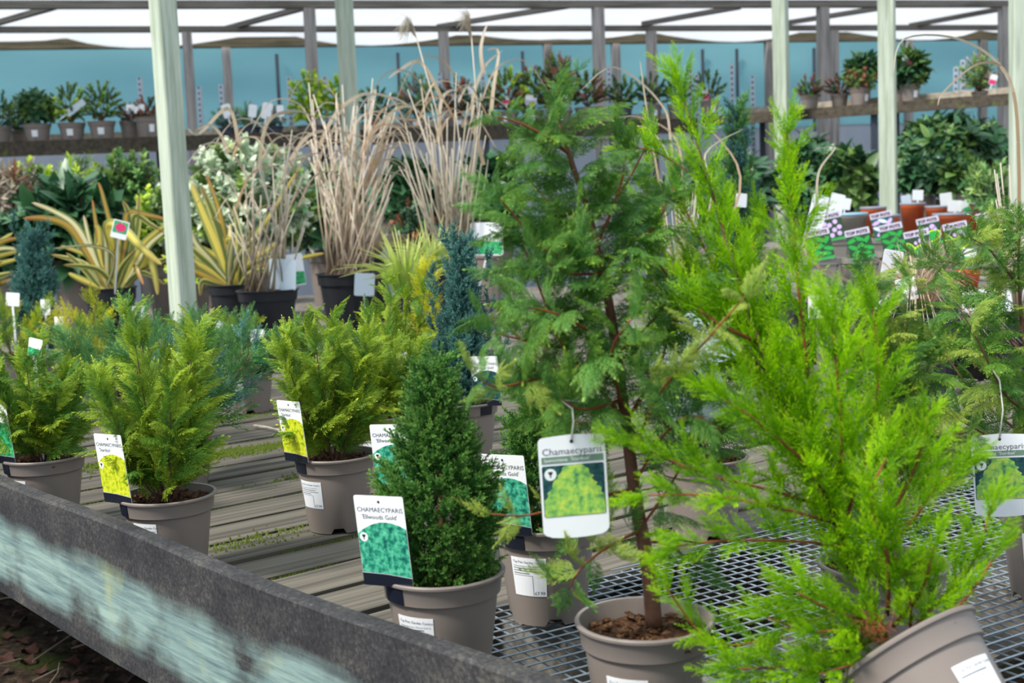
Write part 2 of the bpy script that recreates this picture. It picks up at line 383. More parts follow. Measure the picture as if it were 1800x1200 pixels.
for (a, b, wh) in (((-60, 56), (95, 12), 'over the open end of the long shelf'), ((398, 50), (562, 6), 'meeting the post by bright green shrubs'), ((770, 47), (1000, 10), 'starting above the post behind the plumed grass'), ((1130, 42), (1300, 12), 'above the tip of the lime tree'), ((1385, 40), (1560, 12), 'between the two pale green posts'), ((1600, 45), (1790, 10), 'above the red-tagged shrub')):
    p = onz(*a, H1 + .07); q = onz(*b, H1 + .07); timber('roof_rafter', p, q, .05, .05, M_BEAM, 'slim grey rafter slanting under the roof sheet, ' + wh, 'rafter', 'slanting rafters under the roof sheet')
def post(px, P, w, rz, z1, mat, label, group=None, leanx=0.0):
    mb = MB(); h = w / 2; c = .006
    prof = [(-h + c, -h), (h - c, -h), (h, -h + c), (h, h - c), (h - c, h), (-h + c, h), (-h, h - c), (-h, -h + c)]
    n = 6; vs = []
    for k in range(n + 1):
        t = k / n; vs += [(x + leanx * t, y, z1 * t) for x, y in prof]
    fs = [(k * 8 + i, k * 8 + (i + 1) % 8, (k + 1) * 8 + (i + 1) % 8, (k + 1) * 8 + i) for k in range(n) for i in range(8)]
    fs += [tuple(range(7, -1, -1)), tuple(n * 8 + i for i in range(8))]
    mb.add(vs, fs)
    o = mb.build('timber_post', mat, M=Matrix.Translation((P.x, P.y, 0)) @ Matrix.Rotation(rz, 4, 'Z'))
    return tag(o, label, 'post', group)
for px, lab in ((553, 'weathered grey post rising through the dry grasses by the bright green shelf plants'), (1056, 'weathered grey post between red azaleas and dark shelf pots'), (1448, 'weathered grey post standing beside the dark steel upright on the shelf'), (1765, 'weathered grey post beside the red-tagged shrub on the shelf')):
    p = on_row(A0, A1, px); post(px, p, .1, .25, H1, M_POSTW, lab)
for px, lab in ((337, 'weathered grey post close behind the pale green post'), (785, 'weathered grey post behind the plumed grass'), (1148, 'weathered grey post behind the tip of the lime tree'), (1466, 'slim weathered post just behind a wider grey post')):
    p = on_row(B0, B1, px); post(px, p, .095, .25, H1, M_POSTW, lab)
for px, lab in ((404, 'far weathered post against the teal cloth behind the heathers'), (966, 'far weathered post against the teal cloth above the orange-tinged azaleas'), (1085, 'far weathered post against the teal cloth just past the steel upright and wide grey post'),
                (1353, 'far weathered post against the teal cloth over the empty stretch of shelf'), (1597, 'far weathered post against the teal cloth behind the budded shelf rhododendron'), (1727, 'far weathered post against the teal cloth behind the twiggy red-tagged shrub')):
    p = on_row(C0, C1, px); post(px, p, .09, .25, H1, M_POSTW, lab, 'far posts against the teal cloth')
for px, Y, rz_, lab in ((308, 5.75, -.78, 'pale green treated post beside the yellow striped flax leaves'), (622, 9.6, -.75, 'pale green treated post behind the dense dry grass'), (1379, 9.5, -.5, 'pale green post behind the leading shoot of the lime tree'),
                   (1564, 8.1, -.4, 'pale green post rising behind the terracotta pots'), (1800, 6.1, -.12, 'pale green post with a dark knot beside the shrub with divided leaves')):
    p = aty(px, 300, Y); post(px, p, .1 if px != 308 else .092, rz_, H1 + .06, M_POSTG, lab, leanx=-.02)

# ------------------------------------------------------------------ bench in front: kerb board, planks, wire mesh
A_U = math.radians(51.0)
EU = Vector((math.sin(A_U), math.cos(A_U), 0)); EV = Vector((-math.cos(A_U), math.sin(A_U), 0))
def uv(u, v, z=0.0): return EU * u + EV * v + Vector((0, 0, z))
bench = empty('display_bench', uv(.95, 2.0, 0), 'low slatted timber bench with a dark worn kerb board', 'bench')
# kerb board, gently bowed
mb = MB(); NK = 30; vs = []; fs = []
KH, KT = .235, .030
def kerb_u(v):  # rear face
    return float(np.interp(v, (.2, .98, 1.10, 1.34, 1.77, 2.65, 5.2), (.915, .857, .844, .827, .811, .787, .76)))
for i in range(NK + 1):
    v = .2 + (5.2 - .2) * i / NK; u1 = kerb_u(v); u0_ = u1 - KT; dz = .003 * math.sin(v * 7)
    zt = .1175 + dz; zb = -.1175 + .004 * math.sin(v * 5 + 1)
    vs += [(u0_, v, zb), (u0_ - .001, v, zt - .004), (u0_ + .004, v, zt), (u1 - .004, v, zt), (u1, v, zt - .004), (u1, v, zb)]
for i in range(NK):
    a = i * 6
    for j in range(6): fs.append((a + j, a + 6 + j, a + 6 + (j + 1) % 6, a + (j + 1) % 6))
MKB = Matrix((EU, EV, Vector((0, 0, 1)))).transposed().to_4x4(); MKB.translation = Vector((0, 0, ZB + .131 - .1175))
mb.add(vs, fs)
me = mb.mesh('kerb_board'); me.materials.append(M_KERB); me.materials.append(M_KERBTOP)
for p in me.polygons:
    if p.normal.z > .5: p.material_index = 1
tag(obj('kerb_board', me, None, bench, MKB), 'dark kerb board with worn blue-green patches')
# planks
PW, PG = .119, .0205
VM = 1.565
def plank_mesh(L, seed):
    rr = random.Random(seed); mb = MB(); n = 14; vs = []; fs = []
    for i in range(n + 1):
        y = L * i / n; w = PW / 2 + rr.uniform(-.002, .002); z = rr.uniform(-.0012, .0012)
        vs += [(-w, y, -.022), (-w, y, z - .002), (-w + .004, y, z), (w - .004, y, z), (w, y, z - .002), (w, y, -.022)]
    for i in range(n):
        a = i * 6
        for j in range(6): fs.append((a + j, a + (j + 1) % 6, a + 6 + (j + 1) % 6, a + 6 + j))
    fs += [(5, 4, 3, 2, 1, 0), tuple(n * 6 + j for j in range(6))]
    mb.add(vs, fs); return mb.mesh('plank')
UMAX = 3.8; U0 = .83
def umax(v): return min(UMAX, (5.72 - .777 * v) / .629)
PMS = [plank_mesh(1.0, s) for s in range(4)]
PMAT = Matrix((-EV, EU, Vector((0, 0, 1)))).transposed().to_4x4()
nv = 0; v = VM + PW / 2
gaps = []
while v < 5.1:
    Mx = PMAT.copy(); Mx.translation = uv(U0 + U(-.006, .006), v, ZB - .003 + U(-.002, .002))
    Mx = Mx @ Matrix.Rotation(U(-.002, .002), 4, 'Z') @ Matrix.Diagonal((1, umax(v) - U0, 1)).to_4x4()
    obj('plank', PMS[nv % 4], M_PLANK, bench, Mx); nv += 1; v += PW + PG; gaps.append(v - PW / 2 - PG / 2)
# bearers under planks and mesh
for u in (1.25, 1.95, 2.65):
    mb = MB(); mb.beam(uv(u, .05, ZB - .068), uv(u, 5.05, ZB - .068), .05, .08); mb.build('bearer', M_BEAM, bench, Matrix.Identity(4))
for (u, vv) in ((1.25, .4), (1.25, 2.9), (1.25, 4.9), (2.65, .4), (2.65, 2.9), (2.65, 4.9)):
    mb = MB(); p = uv(u, vv); mb.box((p.x, p.y, .246), (.08, .08, .492), -A_U); mb.build('leg', M_BEAM, bench, Matrix.Identity(4))
# wire mesh
A_M = math.radians(58.5); MU = Vector((math.sin(A_M), math.cos(A_M), 0)); MV = Vector((-math.cos(A_M), math.sin(A_M), 0))
mb = MB(); O = uv(.84, 1.56, 0)
def inreg(p):
    u = p.dot(EU); v = p.dot(EV); return .835 < u < UMAX and .0 < v < VM + .012
def clipline(p, d):
    ts = [i * .01 for i in range(-400, 401) if inreg(p + d * (i * .01))]
    return (min(ts), max(ts)) if len(ts) > 2 else None
S = .0248
for i in range(-70, 100):
    p = O - MV * (i * S); c = clipline(p, MU)
    if c: mb.tube([p + MU * c[0] + Vector((0, 0, ZB - .004)), p + MU * c[1] + Vector((0, 0, ZB - .004))], .0017, n=5)
for i in range(-110, 130):
    p = O + MU * (i * S * 1.0); c = clipline(p, MV)
    if c: mb.tube([p + MV * c[0] + Vector((0, 0, ZB - .0072)), p + MV * c[1] + Vector((0, 0, ZB - .0072))], .0015, n=5)
tag(mb.build('wire_mesh', M_METAL, bench, Matrix.Identity(4)), 'galvanised wire mesh panel')
# old slats below the mesh
for i, v in enumerate((1.42, 1.2, .98, .74, .5)):
    Mx = PMAT.copy(); Mx.translation = uv(.85, v, ZB - .17); Mx = Mx @ Matrix.Diagonal((1, 2.9, 1)).to_4x4(); obj('plank', PMS[i % 4], M_PLANK, bench, Mx)
# moss along the gaps
mb = MB(); rr = random.Random(3)
for g in gaps:
    for k in range(1100):
        if g > 4.2: break
        u = .85 + rr.random() ** 1.4 * 1.6
        if math.sin(u * 9 + g * 31) + math.sin(u * 23 + g * 17) * .6 < -.1: continue
        p = uv(u, g + rr.uniform(-.009, .009), ZB - .016); h = rr.uniform(.004, .013); w = rr.uniform(.0025, .0055)
        a = rr.uniform(0, 6.28); c, s = math.cos(a) * w, math.sin(a) * w
        mb.add([p + Vector((c, s, 0)), p + Vector((-s, c, 0)), p + Vector((-c, -s, 0)), p + Vector((s, -c, 0)), p + Vector((0, 0, h))], [(0, 1, 4), (1, 2, 4), (2, 3, 4), (3, 0, 4)])
for (u0_, v0_, n_) in ((1.42, 3.1, 1500), (1.62, 3.08, 1500), (1.3, 3.2, 800), (1.55, 2.66, 200), (1.12, 2.22, 300), (1.75, 3.6, 400)):
    for k in range(n_):
        p = uv(u0_ + rr.gauss(0, .09), v0_ + rr.gauss(0, .025), ZB - .003); h = rr.uniform(.002, .007); w = rr.uniform(.002, .005)
        a = rr.uniform(0, 6.28); c, s = math.cos(a) * w, math.sin(a) * w
        mb.add([p + Vector((c, s, 0)), p + Vector((-s, c, 0)), p + Vector((-c, -s, 0)), p + Vector((s, -c, 0)), p + Vector((0, 0, h))], [(0, 1, 4), (1, 2, 4), (2, 3, 4), (3, 0, 4)])
M_MOSS = plain('bright_moss', srgb(86, 100, 40), .95, .1, .5, 60)
tag(mb.build('moss', M_MOSS), 'green moss growing in the gaps between the bench planks', 'moss', kind='stuff')
mb = MB(); a = onz(447, 748, ZB + .003); b = onz(492, 756, ZB + .006); mb.tube([a, a.lerp(b, .5) + Vector((0, 0, .002)), b], .004, .003, 5)
tag(mb.build('wood_splinter', M_RAIL), 'pale split stick lying on the mossy planks', 'stick')

# leaf litter on the ground below the kerb
def litter_leaf(seed):
    rr = random.Random(seed); mb = MB(); n = 12; vs = [(0, 0, 0)]
    for i in range(n):
        a = 2 * math.pi * i / n; r = .03 * (1 + .35 * math.cos(5 * a + seed) + rr.uniform(-.15, .15)); vs.append((r * math.cos(a), r * math.sin(a), .012 * math.sin(2 * a + seed) + rr.uniform(-.004, .004)))
    mb.add(vs, [(0, i + 1, (i + 1) % n + 1) for i in range(n)]); return mb.mesh('dead_leaf', True)
LL = [litter_leaf(s) for s in range(5)]
M_DEAD = [plain('dead_leaf_brown', srgb(58, 44, 37), .8, .2, .4, 60), plain('dead_leaf_red', srgb(70, 47, 41), .8, .2, .35, 60)]
laid = []
for i in range(110):
    sc_ = U(.5, .85)
    for k in range(400):
        p = onz(U(-50, 335), U(1000, 1215), .012); r_l = .042 * sc_
        if all((p.x - q[0]) ** 2 + (p.y - q[1]) ** 2 > (r_l + q[2]) ** 2 for q in laid): break
    laid.append((p.x, p.y, r_l))
    M = Matrix.Translation(p) @ Matrix.Rotation(U(0, 6.3), 4, 'Z') @ Matrix.Rotation(U(-.35, .35), 4, 'X') @ Matrix.Diagonal((sc_,) * 3).to_4x4()
    tag(obj('dead_leaf', LL[i % 5], M_DEAD[i % 2], None, M), 'curled brown dead leaf on the dark earth below the kerb board', 'leaf', 'dead leaves below the kerb board')
for i in range(26):
    px, py = U(-30, 320), U(1010, 1210); p = onz(px, py, .022); a = U(0, 3.14); L = U(.06, .22); mb = MB()
    mb.tube([(-L / 2 * math.cos(a), -L / 2 * math.sin(a), 0), (U(-.02, .02), U(-.02, .02), .01), (L / 2 * math.cos(a), L / 2 * math.sin(a), .004)], .003, .0015, 5)
    tag(mb.build('twig', L_TWIG, M=Matrix.Translation(p), attr=True), 'thin dry twig lying among the dead leaves', 'twig', 'twigs among the dead leaves')

# ------------------------------------------------------------------ foliage prototypes (unit length along +Y, plane normal +Z)
def rec(mb, rr, p, d, nrm, L, lvl, spec, tip, kind):
    """spec[lvl] = (count, angle, ratio, spread)"""
    if lvl == 0:
        w = L * spec['w'] * rr.uniform(.8, 1.2); side = d.cross(nrm).normalized()
        e = p + d * L; mdl = p + d * (L * .5)
        if kind == 'flat':
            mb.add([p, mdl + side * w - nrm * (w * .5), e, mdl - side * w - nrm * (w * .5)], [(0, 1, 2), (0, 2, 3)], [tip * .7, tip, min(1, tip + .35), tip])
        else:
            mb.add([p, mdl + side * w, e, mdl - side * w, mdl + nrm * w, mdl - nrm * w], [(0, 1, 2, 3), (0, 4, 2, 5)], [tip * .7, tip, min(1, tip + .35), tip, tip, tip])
        return
    cnt, ang, ratio, spread = spec[lvl]
    side = d.cross(nrm).normalized(); pts = []
    cur = Vector(p); dd = Vector(d); seg = L / cnt
    wax = max(spec['ax'] * L, .004)
    path = [Vector(cur)]
    for i in range(cnt):
        dd = (dd - nrm * (spec.get('droop', 0) / cnt) * lvl + Vector((rr.uniform(-1, 1), rr.uniform(-1, 1), rr.uniform(-1, 1))) * .03).normalized()
        cur = cur + dd * seg; path.append(Vector(cur)); t = (i + .5) / cnt
        sgn = 1 if i % 2 else -1
        sh = (min(1, .55 + t * 2.2)) * (1 - t) ** .75 + .12
        cl = L * ratio * sh * rr.uniform(.8, 1.15)
        nn = nrm
        if spread > 0:
            nn = (Matrix.Rotation(rr.uniform(-spread, spread), 4, dd) @ nrm)
        a = ang * rr.uniform(.85, 1.15) * (1 - .25 * t)
        cd = (Matrix.Rotation(sgn * a, 4, nn) @ dd).normalized()
        n2 = nn - cd * nn.dot(cd); n2.normalize()
        rec(mb, rr, cur, cd, n2, cl, lvl - 1, spec, min(1, tip * .55 + .5 * t + (.12 if lvl == 1 else 0)), kind)
    # axis
    s2 = side * wax
    for i in range(len(path) - 1):
        k0 = 1 - i / len(path); k1 = 1 - (i + 1) / len(path)
        tv = .15 + .5 * i / len(path)
        mb.add([path[i] + s2 * k0, path[i] - s2 * k0, path[i + 1] - s2 * k1, path[i + 1] + s2 * k1], [(0, 1, 2, 3)], [tv] * 4)
    rec(mb, rr, cur, dd, nrm, L / cnt * 1.8, 0, spec, .8, kind)
def proto(name, seed, spec, lvl, kind):
    rr = random.Random(seed); mb = MB()
    rec(mb, rr, Vector((0, 0, 0)), Vector((0, 1, 0)), Vector((0, 0, 1)), .8, lvl, spec, 0.05, kind)
    return mb.mesh(name, False, True)
R_ = math.radians
FLAT = [proto('spray_flat', s, {3: (20, R_(46), .42, .45), 2: (13, R_(42), .34, .35), 1: (6, R_(36), .52, .25), 'w': .215, 'ax': .006, 'droop': .35}, 3, 'flat') for s in range(5)]
FLAT2 = [proto('spray_small', 10 + s, {2: (18, R_(42), .40, .4), 1: (9, R_(38), .36, .3), 'w': .22, 'ax': .014, 'droop': .3}, 2, 'flat') for s in range(3)]
CORD = [proto('shoot_cord', 20 + s, {2: (34, R_(36), .42, 1.7), 1: (9, R_(34), .36, 1.2), 'w': .115, 'ax': .016, 'droop': -.25}, 2, 'cord') for s in range(5)]
ELLW = [proto('plume', 30 + s, {2: (18, R_(42), .46, 1.6), 1: (12, R_(42), .40, 1.5), 'w': .26, 'ax': .012, 'droop': 0}, 2, 'cord') for s in range(4)]
JUNI = [proto('juniper_shoot', 40 + s, {3: (14, R_(32), .48, 1.2), 2: (9, R_(30), .42, .8), 1: (5, R_(28), .5, .8), 'w': .19, 'ax': .007, 'droop': .1}, 3, 'cord') for s in range(3)]
def place(P, d, nh, L):
    y = Vector(d).normalized(); z = Vector(nh) - y * Vector(nh).dot(y)
    if z.length < 1e-3: z = Vector((1, 0, 0)) - y * y.x
    z.normalize(); x = y.cross(z)
    M = Matrix((x, y, z)).transposed() @ Matrix.Diagonal((L, L, L)); M = M.to_4x4(); M.translation = P; return M
def rvec(): return Vector((U(-1, 1), U(-1, 1), U(-1, 1)))
def pathpt(pts, t):
    k = len(pts) - 1; x = min(max(t, 0), .9999) * k; i = int(x); return pts[i].lerp(pts[i + 1], x - i), (pts[i + 1] - pts[i]).normalized()
def smooth(pts, n=4):
    out = []; k = len(pts)
    for i in range(k - 1):
        p0 = pts[max(i - 1, 0)]; p1 = pts[i]; p2 = pts[i + 1]; p3 = pts[min(i + 2, k - 1)]
        for j in range(n):
            t = j / n; out.append(.5 * ((2 * p1) + (p2 - p0) * t + (2 * p0 - 5 * p1 + 4 * p2 - p3) * t * t + (3 * p1 - p0 - 3 * p2 + p3) * t ** 3))
    out.append(Vector(pts[-1])); return out
def stem(root, pts, r0, r1, mat=M_BARK, name='stem'):
    mb = MB(); mb.tube(smooth([Vector(p) for p in pts]), r0, r1, 7); return mb.build(name, mat, root, Matrix.Identity(4), True, True)
def clothe(root, pts, n, l0, l1, ang, protos, mat, t0=.05, t1=1.0, flat=.5, name='foliage_spray', upk=.15, az0=None, leader=True, mats=None, azr=None):
    """sprays up a stem: length l0 at t0 to l1 at t1"""
    pts = smooth([Vector(p) for p in pts]); az = az0 if az0 is not None else U(0, 6.28)
    for i in range(n):
        t = t0 + (t1 - t0) * (i + U(.2, .8)) / n
        P, d = pathpt(pts, t); az += 2.4
        x = d.cross(Vector((.3, .8, .2))).normalized(); y = d.cross(x)
        out = x * math.cos(az) + y * math.sin(az)
        a = ang * U(.75, 1.2); dr = d * math.cos(a) + out * math.sin(a) + Vector((0, 0, upk))
        k = (t - t0) / max(.01, t1 - t0); L = (l0 + (l1 - l0) * k) * U(.75, 1.2)
        tp = P + dr.normalized() * (L * 1.05); sd = dr.dot(EU)
        if sd < 0 and tp.z < ZB + .19 and tp.dot(EU) < kerb_u(tp.dot(EV)) + .035: dr = dr - EU * (2 * sd)     # low sprays by the kerb board grow away from it
        if name == 'feathery_shoot':                                   # shoots grow out over the rim of the tilted pot, not through its wall
            tl = wm(root).inverted() @ tp
            if -.05 < tl.z < hp + .01 and math.hypot(tl.x, tl.y) < .15:
                ax = wm(root).to_3x3() @ Vector((0, 0, 1)); dr = dr + ax * (abs(dr.dot(ax)) * 1.3 + .5)
        nh = (d * flat + rvec() * (1 - flat)) if flat < 1 else d
        obj(name, R.choice(protos), (R.choice(mats) if mats else mat), root, place(P, dr, nh, L))
    if leader:
        P, d = pathpt(pts, .96); obj(name, R.choice(protos), mat, root, place(P, d, rvec(), l1 * 1.1))

# ------------------------------------------------------------------ text
TXT = {}
def text_mesh(s, size, align='LEFT', bold=0.0):
    k = (s, size, align, bold)
    if k in TXT: return TXT[k]
    cu = bpy.data.curves.new('lettering', 'FONT'); cu.body = s; cu.size = size; cu.align_x = align; cu.resolution_u = 2; cu.offset = bold
    o = bpy.data.objects.new('lettering_tmp', cu); COL.objects.link(o)
    bpy.context.view_layer.update()
    dg = bpy.context.evaluated_depsgraph_get(); me = bpy.data.meshes.new_from_object(o.evaluated_get(dg)); me.name = 'lettering'
    bpy.data.objects.remove(o); bpy.data.curves.remove(cu); me.materials.clear()
    TXT[k] = me; return me
LV = Matrix(((1, 0, 0, 0), (0, 0, -1, 0), (0, 1, 0, 0), (0, 0, 0, 1)))   # text XY plane -> XZ plane facing -Y
def plate_mesh(name, outline, th, y0=0.0):
    """extruded outline in XZ, front at -Y"""
    mb = MB(); k = len(outline)
    mb.add([(x, y0, z) for x, z in outline] + [(x, y0 + th, z) for x, z in outline],
           [tuple(range(k)), tuple(range(2 * k - 1, k - 1, -1))] + [(i, k + i, k + (i + 1) % k, (i + 1) % k) for i in range(k)])
    return mb.mesh(name)
def rrect(x0, z0, x1, z1, r, n=4):
    out = []
    for cx, cz, a0 in ((x1 - r, z0 + r, -90), (x1 - r, z1 - r, 0), (x0 + r, z1 - r, 90), (x0 + r, z0 + r, 180)):
        for i in range(n + 1): a = R_(a0 + 90 * i / n); out.append((cx + r * math.cos(a), cz + r * math.sin(a)))
    return out
def disc(cx, cz, r, n=16): return [(cx + r * math.cos(2 * math.pi * i / n), cz + r * math.sin(2 * math.pi * i / n)) for i in range(n)]
LW, LH = .074, .122
LBODY = plate_mesh('label_card', rrect(-LW / 2, 0, LW / 2, LH, .003), .0008)
def arcpic():
    w = LW / 2 - .0005; out = [(-w, .018), (0, .0172), (w, .0135)]
    for i in range(9): x = w - 2 * w * i / 8; out.append((x, .087 - .012 * ((x - .006) / w) ** 2))
    return out
LPIC = plate_mesh('label_picture', arcpic(), .0003, -.0004)
LBAND = plate_mesh('label_band', [(-LW / 2, 0), (LW / 2, 0), (LW / 2, .0125), (0, .0162), (-LW / 2, .017)], .0003, -.0004)
LBADGE = plate_mesh('label_badge', disc(-LW / 2 + .009, .066, .0062), .0003, -.0008)
TROPHY = [(-.0006, -.0036), (.0006, -.0036), (.0006, -.0008), (.0022, .0012), (.0028, .0034), (-.0028, .0034), (-.0022, .0012), (-.0006, -.0008)]
LTROPH = plate_mesh('label_trophy', [(x - LW / 2 + .009, z + .066) for x, z in TROPHY], .0002, -.0010)
LHOLE = plate_mesh('label_hole', disc(0, LH - .008, .0019, 10), .0002, -.0003)
def plant_label(root, M, sub, pic, text=True):
    b = obj('plant_label', LBODY, M_WHITE, root, M)
    obj('picture', LPIC, pic, b); obj('base_band', LBAND, M_NAVY, b); obj('badge', LBADGE, M_WINK, b); obj('trophy_mark', LTROPH, M_DKINK, b); obj('eyelet_hole', LHOLE, M_DKINK, b)
    if text:
        t = obj('lettering', text_mesh('CHAMAECYPARIS' if sub != 'Juniperus' else 'JUNIPERUS', .0088), M_INK, b); t.matrix_basis = Matrix.Translation((-LW / 2 + .003, -.0004, .1005)) @ LV
        t = obj('lettering', text_mesh("'%s'" % sub, .0085), M_INK, b); t.matrix_basis = Matrix.Translation((-LW / 2 + .009, -.0004, .091)) @ LV
    return b
# ------------------------------------------------------------------ pots
def pot_mesh(D, h, key='round', n=60):
    Rt = D / 2; mb = MB(); cz = h - .030 * (h / .15)
    prof = [(Rt * .60, .004), (Rt * .685, .0), (Rt * .70, .012), (Rt * .86, cz - .004), (Rt * .862, cz), (Rt * .915, cz + .001), (Rt * .945, h - .007), (Rt * .955, h - .006), (Rt * .995, h - .005),
            (Rt * 1.0, h - .002), (Rt * .985, h), (Rt * .935, h - .0005), (Rt * .92, h - .004), (Rt * .74, h * .45), (0.001, h * .44)]
    mb.lathe(prof, n)
    for j in range(n):
        if (j % 15) in (0, 1, 2, 3):
            for ring in (0, 1):
                v = mb.v[ring * n + j]; mb.v[ring * n + j] = (v[0], v[1], v[2] + .010)
            v = mb.v[2 * n + j]; mb.v[2 * n + j] = (v[0], v[1], v[2] + .0005)
    return mb.mesh('pot', True)
POTC = {}
def get_pot(D, h):
    k = (round(D, 3), round(h, 3))
    if k not in POTC:
        me = pot_mesh(*k); POTC[k] = me
        for p in me.polygons: p.use_smooth = True
        try: me.set_sharp_from_angle(angle=R_(35))
        except Exception: pass
    return POTC[k]
SOIL = {}
def soil_mesh(r, seed=0):
    k = (round(r, 3), seed)
    if k in SOIL: return SOIL[k]
    rr = random.Random(seed + 5); mb = MB(); n = 28; vs = [(0, 0, .004)]; fs = []
    for ring in range(1, 7):
        for j in range(n):
            a = 2 * math.pi * j / n; q = r * ring / 6; vs.append((q * math.cos(a), q * math.sin(a), rr.uniform(-.003, .003)))
    for j in range(n): fs.append((0, 1 + j, 1 + (j + 1) % n))
    for ring in range(5):
        for j in range(n):
            a = 1 + ring * n; fs.append((a + j, a + n + j, a + n + (j + 1) % n, a + (j + 1) % n))
    # bark chips
    for i in range(90):
        q = r * math.sqrt(rr.random()) * .95; a = rr.uniform(0, 6.28); c = Vector((q * math.cos(a), q * math.sin(a), rr.uniform(.001, .005)))
        L = rr.uniform(.003, .010); w = L * rr.uniform(.3, .6); b = rr.uniform(0, 6.28); d = Vector((math.cos(b), math.sin(b), rr.uniform(-.3, .3))) * L; s = Vector((-math.sin(b), math.cos(b), 0)) * w
        k0 = len(vs); vs += [c - d - s, c + d - s * .6, c + d + s, c - d + s, c + Vector((0, 0, .004))]; fs += [(k0, k0 + 1, k0 + 4), (k0 + 1, k0 + 2, k0 + 4), (k0 + 2, k0 + 3, k0 + 4), (k0 + 3, k0, k0 + 4)]
    mb.add(vs, fs); SOIL[k] = mb.mesh('soil'); return SOIL[k]
def wrap_patch(D, h, a0, a1, z0, z1, off=.0008, n=8):
    """curved card on the pot wall; angles in degrees from -Y (towards the front), positive to +X"""
    Rt = D / 2; cz = h - .030 * (h / .15)
    def rad(z):
        if z > cz: return Rt * (.915 + (.945 - .915) * (z - cz) / (h - .007 - cz))
        return Rt * (.70 + (.86 - .70) * (z - .012) / (cz - .016))
    mb = MB(); vs = []
    for z in (z0, z1):
        for i in range(n + 1):
            a = R_(a0 + (a1 - a0) * i / n); q = rad(z) + off; vs.append((q * math.sin(a), -q * math.cos(a), z))
    for z in (z0, z1):
        for i in range(n + 1):
            a = R_(a0 + (a1 - a0) * i / n); q = rad(z) - .0004; vs.append((q * math.sin(a), -q * math.cos(a), z))
    k = n + 1
    fs = [(i, i + 1, k + i + 1, k + i) for i in range(n)] + [(2 * k + i, 3 * k + i, 3 * k + i + 1, 2 * k + i + 1) for i in range(n)]
    fs += [(i, 2 * k + i, 2 * k + i + 1, i + 1) for i in range(n)] + [(k + i, k + i + 1, 3 * k + i + 1, 3 * k + i) for i in range(n)] + [(0, k, 3 * k, 2 * k), (k - 1, 3 * k - 1, 4 * k - 1, 2 * k - 1)]
    mb.add(vs, fs); return mb.mesh('price_sticker', False), rad
def wrap_text(s, size, D, h, rad, a0, z):
    me = text_mesh(s, size).copy(); R0 = rad(z)
    for v in me.vertices:
        a = R_(a0) + v.co.x / R0; zz = z + v.co.y; q = rad(zz) + .0011; v.co = (q * math.sin(a), -q * math.cos(a), zz)
    return me
def bar_mesh(D, h, rad, a0, a1, z0, z1):
    me, _ = wrap_patch(D, h, a0, a1, z0, z1, .0011, 4); return me
def sticker(root, D, h, a0, a1, z0, z1, lines=None, price=None):
    me, rad = wrap_patch(D, h, a0, a1, z0, z1)
    st = obj('price_sticker', me, M_WHITE, root)
    if lines:
        zz = z1 - .008
        for i, (s, sz) in enumerate(lines):
            if isinstance(s, float): obj('print_line', bar_mesh(D, h, rad, a0 + 3, a0 + 3 + (a1 - a0 - 6) * s, zz, zz + sz * .3), M_INK, st)
            else: obj('lettering', wrap_text(s, sz, D, h, rad, a0 + 3, zz), M_INK, st)
            zz -= sz * 1.15
        obj('box_rule', bar_mesh(D, h, rad, a0 + 3, a0 + (a1 - a0) * .62, zz + .001, zz + .0015), M_INK, st)
        am = a0 + (a1 - a0) * .62
        obj('box_rule', bar_mesh(D, h, rad, am, am + .5, z0 + .002, zz + .001), M_INK, st)
        if price: obj('lettering', wrap_text(price, .007, D, h, rad, a1 - 16, z0 + .003), M_INK, st)
    return st
def potted(name, label, cat, base, D=.17, h=.15, mat=None, group=None, rot=None, soil=.82, sseed=0):
    root = empty(name, base, label, cat, group, rot)
    obj('pot', get_pot(D, h), mat or M_POT, root)
    s = obj('soil', soil_mesh(D / 2 * .90, sseed % 3), M_SOIL, root); s.matrix_basis = Matrix.Translation((0, 0, h * soil + .012))
    return root
def label_on(root, base, D, h, phi, yaw, sub, pic, lean=0.03, back=-0.09, dz=-.004, roll=None):
    """phi: place on the rim, degrees left of the front; yaw: turn of the card to the left"""
    a = R_(phi); Rt = D / 2 + .0015
    P = base + Vector((-Rt * math.sin(a), -Rt * math.cos(a), h + dz))
    M = Matrix.Translation(P) @ Matrix.Rotation(-R_(yaw), 4, 'Z') @ Matrix.Rotation(-lean, 4, 'Y') @ Matrix.Rotation(-back, 4, 'X')
    plant_label(root, M, sub, pic, sub != 'Juniperus')
    me, _ = wrap_patch(D, h, -phi - 13, -phi + 13, h - .028 * h / .15, h - .007, .0014)
    obj('label_clip', me, M_NAVY, root)
STK_E = [('Top Pots Garden Centre', .0049), ("Chamaecyparis laws. 'Ellwoods Gold' 2L", .0029), (.80, .0034), (.92, .0034), (.55, .0034)]
STK_S = [('Top Pots Garden Centre', .0049), ("Chamaecyparis laws. 'Stardust' 2L", .0032)] + STK_E[2:]

